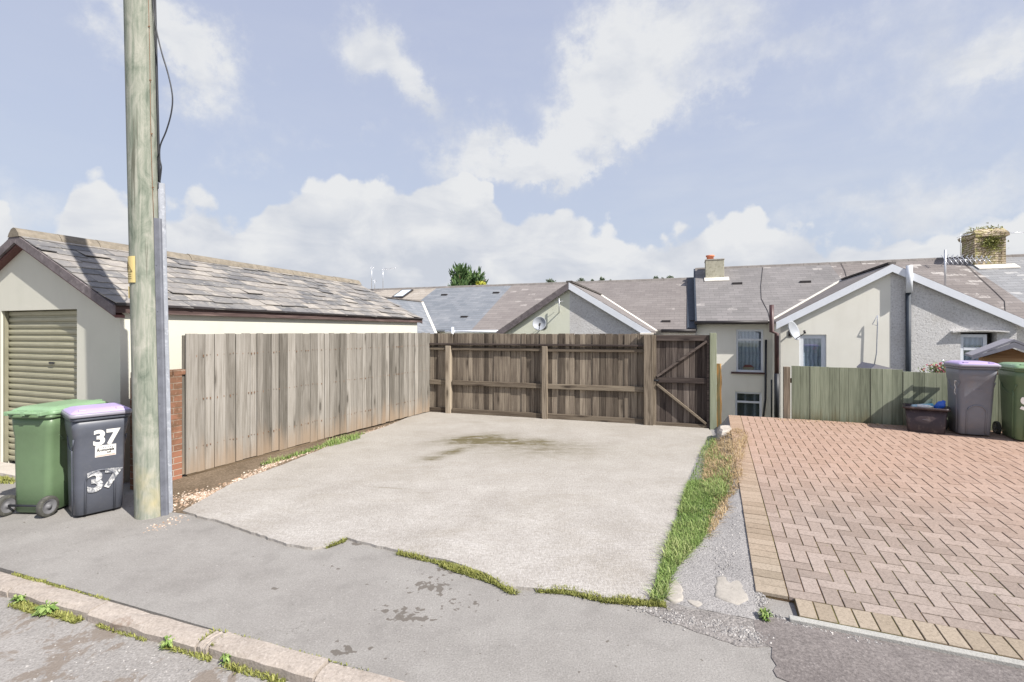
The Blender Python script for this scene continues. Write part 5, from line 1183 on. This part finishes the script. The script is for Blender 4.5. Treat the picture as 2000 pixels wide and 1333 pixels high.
def aerial(label, u, vb, vt, d, arm, n=8, tilt=0, extra=None, r_=.014, yag=1.0, mount=None):
    s_, _, zb_ = PD(HA, u, vb, d); zt_ = PD(HA, u, vt, d)[2]
    t = thing('tv_aerial', label, 'aerial', HA, (s_, d, zb_), 'television aerials on the terrace')
    m = MB(); m.tube([(s_, d, zb_), (s_, d, zt_)], r_, 8)
    if mount: m.tube([(s_, d, zb_ + .1), mount], r_, 6)
    m.build('mast', M['alu'], t)
    m = MB(); A = Vector((s_, d, zt_ - .1 if arm[2] == 0 else zt_ + arm[2])); B = A + Vector((arm[0], arm[1], 0)); m.tube([A, B], .010, 6)
    for k in range(n):
        f = k / (n - 1); c_ = A + (B - A) * f; hw_ = (.16 - .06 * f) * yag; dv = Vector((-arm[1], arm[0], 0)).normalized()
        if extra == 'x':
            for sgx in (-1, 1): m.tube([c_ - dv * hw_ * .6 - Vector((0, 0, hw_ * .75 * sgx)), c_, c_ + dv * hw_ * .6 + Vector((0, 0, hw_ * .75 * sgx))], .008, 5)
        else: m.tube([c_ - dv * hw_ - Vector((0, 0, tilt * hw_)), c_ + dv * hw_ + Vector((0, 0, tilt * hw_))], .006, 5)
    m.build('antenna', M['alu'], t)
    return t
aerial('large x-element television aerial on a mast before the stone chimney', 1846, 566, 488, 14.45, (.98, .35, -.25), 10, extra='x', r_=.022, yag=1.05)
aerial('thin aerial mast at the far left behind the garage ridge', 726, 566, 519, 18.9, (.12, .02, 0), 3, .3)
aerial('taller television aerial with long boom at the far left', 748, 566, 522, 18.9, (.75, -.1, 0), 7, .5)
aerial('short bare aerial pole between the two far left aerials', 732, 566, 545, 18.9, (.05, 0, 0), 2, 0)
aerial('small indoor-type aerial fixed to the cream half gable', 1092, 611, 583, 12.95, (.05, -.12, 0), 3, .2, yag=.7, mount=(PD(HA, 1092, 611, 13.1)))
aerial('thin aerial standing behind the stone chimney', 1950, 470, 450, 19.4, (.9, .1, 0), 9, .3, r_=.01, yag=.7)
aerial('short thin aerial at the left corner of the stone chimney', 1876, 500, 455, 18.5, (.12, -.25, 0), 4, .5, r_=.01, yag=.8)
aerial('low aerial with a row of short rods behind the green fence', 1841, 730, 703, 10.6, (.55, -.2, .0), 7, .6, r_=.02, yag=.55)
# thin bent wire bracket on the cream gable
b0 = PD(HA, 1708, 718, 14.02)
m = MB(); m.tube([PD(HA, 1706, 722, 14.0), PD(HA, 1712, 690, 14.0), PD(HA, 1714, 634, 14.0), PD(HA, 1714, 616, 14.0)], .012, 6); m.tube([PD(HA, 1714, 616, 14.0), PD(HA, 1704, 634, 14.0), PD(HA, 1713, 636, 14.0)], .010, 6)
ob = m.build('washing_line_post', M['galv'], phi=HA, o=b0); tag(ob, 'thin bent metal washing line post before the cream gable', 'post')

# ------------------------------------------------------------------ shed at the right edge
sd = 10.6; ssx, _, ssz = PD(38, 1981, 663, sd); lx_, _, lz_ = PD(38, 1898, 692, sd)
hwid = ssx - lx_; shd = thing('garden_shed', 'small orange-brown timber shed with grey felt roof at the right edge', 'shed', 38, (ssx, sd + .2, -1.0)); sd2 = sd + .22
m = MB(); m.box(ssx - hwid + .16, ssx + hwid - .16, sd2, sd2 + .55, -1.0, lz_ - .06); m.prism([(ssx - hwid + .16, sd2, lz_ - .06), (ssx + hwid - .16, sd2, lz_ - .06), (ssx, sd2, ssz - .14)], (0, .55, 0)); m.build('wall', M['shedwood'], shd)
m = MB()
for sg_ in (-1, 1): m.prism([(ssx, sd, ssz), (ssx + sg_ * hwid, sd, lz_ - .02), (ssx + sg_ * hwid, sd + .9, lz_ - .02), (ssx, sd + .9, ssz)], (0, 0, -.035), .5)
m.build('roof', M['roofgrey'], shd)
m = MB()
for sg_ in (-1, 1): m.prism([(ssx, sd + .0, ssz - .045), (ssx + sg_ * hwid, sd, lz_ - .06), (ssx + sg_ * hwid, sd, lz_ - .09), (ssx, sd, ssz - .13)], (0, .02, 0), .5)
m.build('fascia_board', M['roofgrey'], shd)
# small grey-roofed bunker behind the green fence
m = MB(); a = PD(HA, 1700, 722, 12.4); b = PD(HA, 1765, 722, 12.4); m.prism([(a[0], 12.4, -2.6), (b[0], 12.4, -2.6), (b[0], 12.4, a[2] - .02), (a[0] + .1, 12.4, PD(HA, 1710, 712, 12.4)[2]), (a[0], 12.4, a[2])], (0, .9, 0))
ob = m.build('coal_bunker', M['roofgrey'], phi=HA, o=(a[0], 12.4, -2.6)); tag(ob, 'grey flat-topped bunker just showing over the green fence', 'bunker')

# ------------------------------------------------------------------ vegetation and loose stones
def blades(name, polys, n, hgt, mt, z=0.0, seed=1, lean=0.5, wid=0.004, z_fn=None, clump=0, kind='stuff', label=None, cat=None):
    rb_ = random.Random(seed); m = MB(); tri = []
    def inside(p, poly):
        c_ = False
        for i in range(len(poly)):
            a, b = poly[i], poly[i - 1]
            if (a[1] > p[1]) != (b[1] > p[1]) and p[0] < (b[0] - a[0]) * (p[1] - a[1]) / (b[1] - a[1]) + a[0]: c_ = not c_
        return c_
    for poly, dens in polys:
        xs = [p[0] for p in poly]; ys = [p[1] for p in poly]; cnt = 0; tries = 0
        cl_ = [(rb_.uniform(min(xs), max(xs)), rb_.uniform(min(ys), max(ys)), rb_.uniform(.6, 1.3)) for _ in range(40)]
        while cnt < dens and tries < dens * 30:
            tries += 1; x = rb_.uniform(min(xs), max(xs)); y = rb_.uniform(min(ys), max(ys))
            if not inside((x, y), poly): continue
            nc = min(cl_, key=lambda c_: (c_[0] - x) ** 2 + (c_[1] - y) ** 2)
            h_ = rb_.uniform(*hgt) * nc[2]; an = rb_.uniform(0, 2 * math.pi); le = rb_.uniform(0, lean) * h_; w2 = wid * rb_.uniform(.6, 1.4)
            dx, dy = math.cos(an), math.sin(an); px_, py_ = -dy * w2, dx * w2; z_ = z_fn(x, y) if z_fn else z
            hz_ = h_ * (1 - .35 * le / max(h_, .001))
            m.mesh([(x - px_, y - py_, z_), (x + px_, y + py_, z_), (x + dx * le * .4 + px_ * .7, y + dy * le * .4 + py_ * .7, z_ + hz_ * .6), (x + dx * le * .4 - px_ * .7, y + dy * le * .4 - py_ * .7, z_ + hz_ * .6), (x + dx * le, y + dy * le, z_ + hz_)], [(0, 1, 2, 3), (3, 2, 4)], rb_.random() * .6 + .4 * (nc[2] - .6) / .7)
            cnt += 1
    return m.build(name, mt, kind=kind)
gp_ = [G(u, v, .02) for u, v in [(1270, 1174), (1285, 1128), (1302, 1070), (1330, 985), (1352, 925), (1368, 885), (1382, 858), (1398, 862), (1404, 900), (1430, 915), (1432, 960), (1405, 1000), (1385, 1030), (1372, 1060), (1345, 1085), (1318, 1115), (1306, 1150), (1302, 1172)]]
blades('grass', [([G(u, v, .02) for u, v in [(1270, 1174), (1285, 1128), (1302, 1070), (1330, 985), (1345, 940), (1410, 945), (1420, 975), (1400, 1000), (1385, 1030), (1372, 1060), (1345, 1085), (1318, 1115), (1306, 1150), (1302, 1172)]], 10500), (gp_, 5200)], 0, (.02, .085), M['grass'], .012, 3, 1.6, .0028, z_fn=vz)
sp2_ = [G(u, v, .03) for u, v in [(1380, 885), (1395, 866), (1408, 868), (1440, 862), (1462, 870), (1456, 900), (1448, 925), (1452, 950), (1440, 975), (1405, 995), (1380, 965), (1372, 930)]]
blades('dry_grass', [(sp2_, 9000), ([G(u, v, .02) for u, v in [(1385, 1010), (1420, 985), (1425, 1000), (1380, 1060)]], 500)], 0, (.02, .07), M['straw'], .02, 5, 2.2, .0026, z_fn=vz)
lg = [G(u, v) for u, v in [(505, 910), (560, 895), (640, 869), (690, 853), (722, 846), (700, 853), (640, 874), (560, 900), (515, 912)]]
blades('grass', [(lg, 900), ([G(u, v) for u, v in [(640, 868), (700, 852), (704, 860), (645, 876)]], 900)], 0, (.03, .10), M['grass'], .01, 9, 1.0, .004)
def along(px_, wd=.02):
    pts = [G(u, v) for u, v in px_]; return [(x, y - wd) for x, y in pts] + [(x, y + wd) for x, y in reversed(pts)]
blades('moss', [(along([(640, 1070), (676, 1057)], .03), 420), (along([(775, 1082), (870, 1104), (950, 1130), (990, 1154), (1010, 1160)], .026), 1500), (along([(860, 1104), (965, 1138), (1000, 1158)], .04), 1500), (along([(1048, 1154), (1110, 1158), (1180, 1174), (1265, 1180)], .035), 2300), (along([(1225, 1178), (1300, 1184)], .03), 700)], 0, (.012, .04), M['moss'], .003, 13, 1.5, .0035)
kz = lambda x, y: -.05
def kal(px_, wd=.015, z=0.0):
    pts = [G(u, v, z) for u, v in px_]; return [(x, y - wd) for x, y in pts] + [(x, y + wd) for x, y in reversed(pts)]
def ks(u, v, z=0.0): return PZ(KA, u, v, z)[0]
def kstrip(ua, ub, d0, d1, z=0.0): return [fr(KA, a, b) for a, b in ((ks(ua[0], ua[1], z), d0), (ks(ub[0], ub[1], z), d0), (ks(ub[0], ub[1], z), d1), (ks(ua[0], ua[1], z), d1))]
blades('moss', [(kstrip((0, 1175), (60, 1195), KF - .07, KF + .0), 900), (kstrip((60, 1195), (120, 1215), KF - .05, KF), 700), (kstrip((150, 1225), (250, 1255), KF - .025, KF), 200), (kstrip((280, 1265), (370, 1300), KF - .03, KF), 320), (kstrip((400, 1310), (520, 1345), KF - .04, KF), 420)], 0, (.01, .038), M['moss'], -.055, 17, 1.5, .004)
blades('moss', [(kstrip((0, 1133), (110, 1158), KB - .014, KB + .012), 700), (kstrip((110, 1158), (200, 1183), KB - .008, KB + .006), 170), (kstrip((400, 1245), (700, 1333), KB - .006, KB + .006), 160), (kstrip((374, 1262), (381, 1264), KF + .02, KB), 60), (kstrip((404, 1268), (410, 1270), KF + .01, KB - .03), 90)], 0, (.006, .022), M['moss'], .006, 19, 1.3, .0035)
blades('grass', [([G(u, v, 0) for u, v in [(0, 932), (28, 938), (28, 946), (0, 946)]], 260)], 0, (.02, .06), M['moss'], .0, 23, 1.2, .005)
blades('dry_grass', [([fr(DP, a, b) for a, b in [(1.0, 9.3), (3.2, 9.45), (3.2, 9.55), (1.0, 9.55)]], 160)], 0, (.01, .04), M['straw'], .285, 25, 1.4, .004)
mj = []
rj = random.Random(31)
for _ in range(46):
    a = rj.uniform(SL + .4, SL + 3.2); b = rj.uniform(D0 + .25, D0 + 1.6); b = D0 + .2 + round((b - D0 - .2) / .1) * .1; mj.append(([fr(DP, a, b - .006), fr(DP, a + rj.uniform(.06, .2), b - .006), fr(DP, a + .15, b + .006), fr(DP, a, b + .006)], 26))
blades('moss', mj, 0, (.004, .010), M['moss'], z_fn=lambda x, y: dz(*to(DP, x, y)) + .024, seed=33, lean=1.2, wid=.003)
def stones(name, poly, n, size, mt, z=0.0, seed=1, z_fn=None):
    r_ = random.Random(seed); m = MB(); a0_, b0_ = poly[0], poly[1]; pts = poly
    for _ in range(n):
        i = r_.randrange(len(pts) - 1); f = r_.random(); a, b = pts[i], pts[i + 1]; w_ = a[2] + (b[2] - a[2]) * f
        x = a[0] + (b[0] - a[0]) * f + r_.gauss(0, w_); y = a[1] + (b[1] - a[1]) * f + r_.gauss(0, w_ * .7); s_ = r_.uniform(*size) * r_.choice([.6, 1, 1, 1.3])
        an = r_.uniform(0, 6.28); vv = []
        for (p, q_, t_) in ((1, 0, 0), (.3, .8, 0), (-.8, .6, 0), (-.9, -.5, 0), (.2, -.9, 0), (.6, .2, .55), (-.4, .4, .6), (-.1, -.4, .5)):
            p *= r_.uniform(.75, 1.2) * s_; q_ *= r_.uniform(.5, .95) * s_; vv.append((x + p * math.cos(an) - q_ * math.sin(an), y + p * math.sin(an) + q_ * math.cos(an), (z_fn(x, y) if z_fn else z) + t_ * s_ * r_.uniform(.6, 1.2) - .001))
        m.mesh(vv, [(0, 1, 5), (1, 6, 5), (1, 2, 6), (2, 3, 7, 6), (3, 4, 7), (4, 0, 5, 7), (5, 6, 7)], r_.random())
    return m.build(name, mt, kind='stuff')
def pw(lst, z=0.0): return [(*G(u, v, z), w_) for u, v, w_ in lst]
stones('gravel', pw([(345, 990, .12), (395, 965, .13), (400, 975, .07), (470, 938, .05), (540, 905, .04), (620, 878, .04), (730, 842, .04), (820, 815, .03)]), 2300, (.007, .018), M['pebble'], .006, 1)
stones('gravel', pw([(300, 1035, .06), (350, 1010, .06)]), 90, (.005, .011), M['pebble'], .001, 2)
stones('stone_chips', pw([(1330, 1110, .06), (1400, 1050, .06), (1420, 1130, .06), (1440, 1020, .05)]), 500, (.004, .010), M['pebblegrey'], .012, 3, z_fn=vz)
stones('stone_chips', pw([(1240, 1185, .03), (1330, 1210, .05), (1440, 1235, .05), (1490, 1250, .03)]), 650, (.004, .010), M['pebblegrey'], .004, 4)
stones('stone_chips', pw([(1480, 1190, .02), (1560, 1222, .02), (1720, 1258, .02)]), 160, (.004, .009), M['pebblegrey'], .005, 6)
stones('stone_chips', pw([(100, 1280, .25), (250, 1300, .2), (350, 1320, .15)], -.055), 260, (.004, .010), M['pebblegrey'], -.055, 5)
stones('stone_chips', pw([(500, 1120, .4), (1000, 1250, .4)]), 90, (.003, .007), M['pebblegrey'], .0, 7)
stones('stone_chips', pw([(1478, 1165, .02), (1488, 1180, .025), (1482, 1192, .02)]), 170, (.004, .010), M['pebblegrey'], .006, 8, z_fn=vz)
def lump(name, label, cat, pix, z0, h_, mt, seed=1):
    r_ = random.Random(seed); pts = rough_poly([G(u, v, z0) for u, v in pix], .04, .006, seed); cx_ = sum(p[0] for p in pts) / len(pts); cy_ = sum(p[1] for p in pts) / len(pts); m = MB(); rg = []
    for f, z_ in ((1.04, -.03), (1.0, h_ * .6), (.95, h_ * .93), (.8, h_), (.4, h_ * 1.02), (.1, h_)): rg.append([(cx_ + (p[0] - cx_) * f, cy_ + (p[1] - cy_) * f, z0 + z_ + (r_.uniform(-.05, .05) * h_ if f < 1 else 0)) for p in pts])
    m.loft(rg, .5, True, False, sm=True); ob = m.build(name, mt, o=(cx_, cy_, z0)); tag(ob, label, cat); return ob
lump('concrete_lump', 'smooth pale concrete lump at the foot of the grass strip', 'rubble', [(1300, 1172), (1302, 1140), (1318, 1136), (1332, 1150), (1334, 1176), (1318, 1180)], 0, .02, M['palestone'], 1)
lump('concrete_lump', 'small pale concrete lump between the two larger ones', 'rubble', [(1336, 1170), (1350, 1167), (1370, 1172), (1372, 1184), (1362, 1188), (1345, 1180)], 0, .012, M['palestone'], 2)
lump('concrete_lump', 'large broken pale concrete block beside the paving corner', 'rubble', [(1396, 1172), (1397, 1132), (1412, 1130), (1455, 1138), (1466, 1180), (1440, 1188)], 0, .026, M['palestone'], 3)
m = MB(); r_ = random.Random(9); bx_ = [G(1418, 869, .02)]; cxx, cyy = bx_[0]
rg = []
for k in range(9):
    f = k / 8; row = []
    for j in range(12):
        an = 2 * math.pi * j / 12; wx_ = .125 + r_.uniform(-.008, .008); wy_ = .30 + r_.uniform(-.01, .01); q_ = (abs(math.cos(an)) ** 5 + abs(math.sin(an)) ** 5) ** -.2
        taper = 1 - .35 * max(0, f - .8) / .2; a, b = math.cos(an) * q_ * wx_ * taper, math.sin(an) * q_ * wy_ * taper
        row.append((cxx + .12 + a * math.cos(R(-22)) - b * math.sin(R(-22)), cyy + .28 + a * math.sin(R(-22)) + b * math.cos(R(-22)), -.05 + .29 * f + r_.uniform(-.006, .006)))
    rg.append(row)
m.loft(rg, .5, True, False, sm=False); ob = m.build('rubble_block', M['rubble'], o=(cxx, cyy, 0)); tag(ob, 'rough rubble and mortar block at the foot of the green gate post', 'rubble')
def weed(label, u, v, z, r_, n, seed, hh_=.05):
    q_ = random.Random(seed); x, y = G(u, v, z); m = MB()
    for _ in range(n * 2):
        an = q_.uniform(0, 6.28); L = r_ * q_.uniform(.25, 1.0); w_ = L * .15; dx, dy = math.cos(an), math.sin(an); up = q_.uniform(.2, 1.2) * hh_
        m.mesh([(x, y, z), (x + dx * L * .55 - dy * w_, y + dy * L * .55 + dx * w_, z + up), (x + dx * L, y + dy * L, z + up * .7), (x + dx * L * .55 + dy * w_, y + dy * L * .55 - dx * w_, z + up)], [(0, 1, 2, 3)], q_.random())
    ob = m.build('weed', M['weed'], o=(x, y, z)); tag(ob, label, 'weed', 'weeds in the gutter'); return ob
weed('bushy green weed in the gutter at the left, beside the second kerb stone', 96, 1195, -.055, .11, 60, 1)
weed('low green weed in the gutter at the far left edge of the picture', 40, 1178, -.055, .07, 30, 2)
weed('small bright green weed in the gutter below the cracked kerb joint', 330, 1264, -.055, .06, 40, 3)
weed('tiny yellowish weed in the gutter at the bottom edge', 440, 1298, -.055, .05, 26, 4)
weed('yellowish clump at the left end of the concrete edging', 1494, 1209, .005, .055, 34, 5)
# trees
def tree(name, label, x, y, zb, zt, w_, mt, n=900, seed=1, spike=False, lsz=.3, grp=None, crown_from=.25):
    q_ = random.Random(seed); t = thing(name, label, 'tree', 0, (x, y, zb), grp); H = zt - zb
    m = MB(); m.tube([(x, y, zb), (x + .01 * H, y, zb + H * .5), (x, y, zb + H * .9)], [H * .03, H * .02, H * .006], 8)
    for k in range(9):
        an = q_.uniform(0, 6.28); f = q_.uniform(.3, .8); m.tube([(x, y, zb + H * f), (x + math.cos(an) * w_ * .3, y + math.sin(an) * w_ * .3, zb + H * (f + .12))], [H * .010, H * .003], 5)
    m.build('trunk', M['bark'], t)
    m = MB(); cl_ = []
    for k in range(46):
        f = q_.uniform(0, 1); rad = w_ / 2 * (1 - (f - .15) ** 2 * (1.0 if spike else 1.15)) ** .5 if abs(f - .15) < .95 else w_ * .1
        an = q_.uniform(0, 6.28); rr_ = rad * q_.uniform(.3, .92); cl_.append((x + math.cos(an) * rr_, y + math.sin(an) * rr_, zb + H * (crown_from + (1 - crown_from) * f * .93), w_ * q_.uniform(.08, .16)))
    for _ in range(n):
        c_ = q_.choice(cl_); d_ = Vector((q_.gauss(0, 1), q_.gauss(0, 1), q_.gauss(0, 1))).normalized() * c_[3] * q_.uniform(.4, 1.1); p = Vector(c_[:3]) + d_ 
        up = Vector((q_.uniform(-.5, .5), q_.uniform(-.5, .5), 1.0 if spike else q_.uniform(-.6, .6))); up += d_ * (1.2 / c_[3] * .5); up.normalize()
        sd_ = up.cross(Vector((q_.uniform(-1, 1), q_.uniform(-1, 1), q_.uniform(-1, 1)))).normalized(); L = lsz * q_.uniform(.6, 1.4); ww = L * (.22 if spike else .5)
        m.mesh([p - sd_ * ww, p + sd_ * ww, p + up * L + sd_ * ww * .2, p + up * L - sd_ * ww * .2], [(0, 1, 2, 3)], q_.random())
    m.build('crown', mt, t)
YT = 32.0
fx = lambda u, y: (u - 1000) / FPX * y
fz = lambda v, y: 1.8 + (648 - v) / FPX * y
tree('conifer_tree', 'dark green spiky evergreen rising behind the grey slate roof', fx(908, YT), YT, -2.6, fz(520, YT), 5.0, M['conifer'], 9000, 2, True, .28, crown_from=.2)
tree('garden_tree', 'yellow-green tree top at the right of the dark evergreen', fx(938, YT - 2), YT - 2, -2.6, fz(543, YT - 2), 1.3, M['yellowleaf'], 1500, 4, False, .14, crown_from=.3)
YH = 600.0
for i, (u, v, w_) in enumerate([(1075, 547, 14), (1135, 545, 12), (1157, 547, 5), (1175, 542, 8), (1192, 547, 5), (1281, 541, 9), (1294, 543, 6), (1309, 539, 11)]):
    lab = ['broad dark tree left of the middle gable apex on the skyline', 'low wide tree on the skyline just right of the middle gable apex', 'tiny tree on the skyline beside the rounded one', 'rounded skyline tree, tallest of the middle cluster', 'smallest tree to the right of the middle skyline cluster', 'left tree of the skyline trio near the chimney', 'small middle tree of the skyline trio near the chimney', 'largest right tree of the skyline trio near the chimney'][i]
    tree('distant_tree', lab, fx(u, YH), YH, fz(558, YH), fz(v, YH), w_, M['fartree'], 420, 40 + i, False, 1.3, grp='trees on the far hill', crown_from=.1)
m = MB(); N_ = 48; vs = []; fs = []
prof = [(-.35, 0), (-.2, .45), (-.08, .86), (0, 1), (.15, .97), (.5, .6), (.9, 0)]
for j, (dy, hf) in enumerate(prof):
    for i in range(N_ + 1):
        xx = -700 + 1400 * i / N_; zr = fz(560, YH) * (1 - (abs(xx - 120) / 900) ** 2) + 1.5 * math.sin(i * 1.3); vs.append((xx, YH + dy * 500, -2.6 + (zr + 2.6) * hf))
for j in range(len(prof) - 1):
    for i in range(N_): a = j * (N_ + 1) + i; fs.append((a, a + 1, a + N_ + 2, a + N_ + 1))
m.mesh(vs, fs, .5, True); m.build('hill', M['hill'], kind='structure')
# flowering plant behind the green fence
x, y, z_ = 0, 0, 0
s_, d_2, zz = PD(GF, 1828, 722, fdg + .35)
x, y = fr(GF, s_, d_2); q_ = random.Random(6); fp = thing('flowering_shrub', 'small shrub with pink flowers poking over the green fence', 'shrub', 0, (x, y, .1))
m = MB(); f2 = MB(); stem = MB()
for _ in range(26):
    an = q_.uniform(0, 6.28); le = q_.uniform(.02, .2); tp = Vector((x + math.cos(an) * le, y + math.sin(an) * le, zz + q_.uniform(-.05, .12))); stem.tube([(x, y, .1), (x + math.cos(an) * le * .5, y + math.sin(an) * le * .5, zz - .2), tp], .004, 5)
    for _k in range(9):
        p = tp + Vector((q_.gauss(0, .03), q_.gauss(0, .03), q_.gauss(-.03, .04))); a = Vector((q_.gauss(0, 1), q_.gauss(0, 1), q_.gauss(0, 1))).normalized() * .035; b = a.cross(Vector((q_.gauss(0, 1), q_.gauss(0, 1), 1))).normalized() * .011
        m.mesh([p - b, p + b, p + a + b * .3, p + a - b * .3], [(0, 1, 2, 3)])
    if q_.random() < .45:
        for _k in range(4):
            p = tp + Vector((q_.gauss(0, .015), q_.gauss(0, .015), q_.gauss(.01, .015))); f2.box(-.010, .010, -.008, .008, -.009, .009, .5, Matrix.Translation(p))
stem.build('stem', M['bark'], fp); m.build('leaves', M['weed'], fp); f2.build('flower', M['pink'], fp)
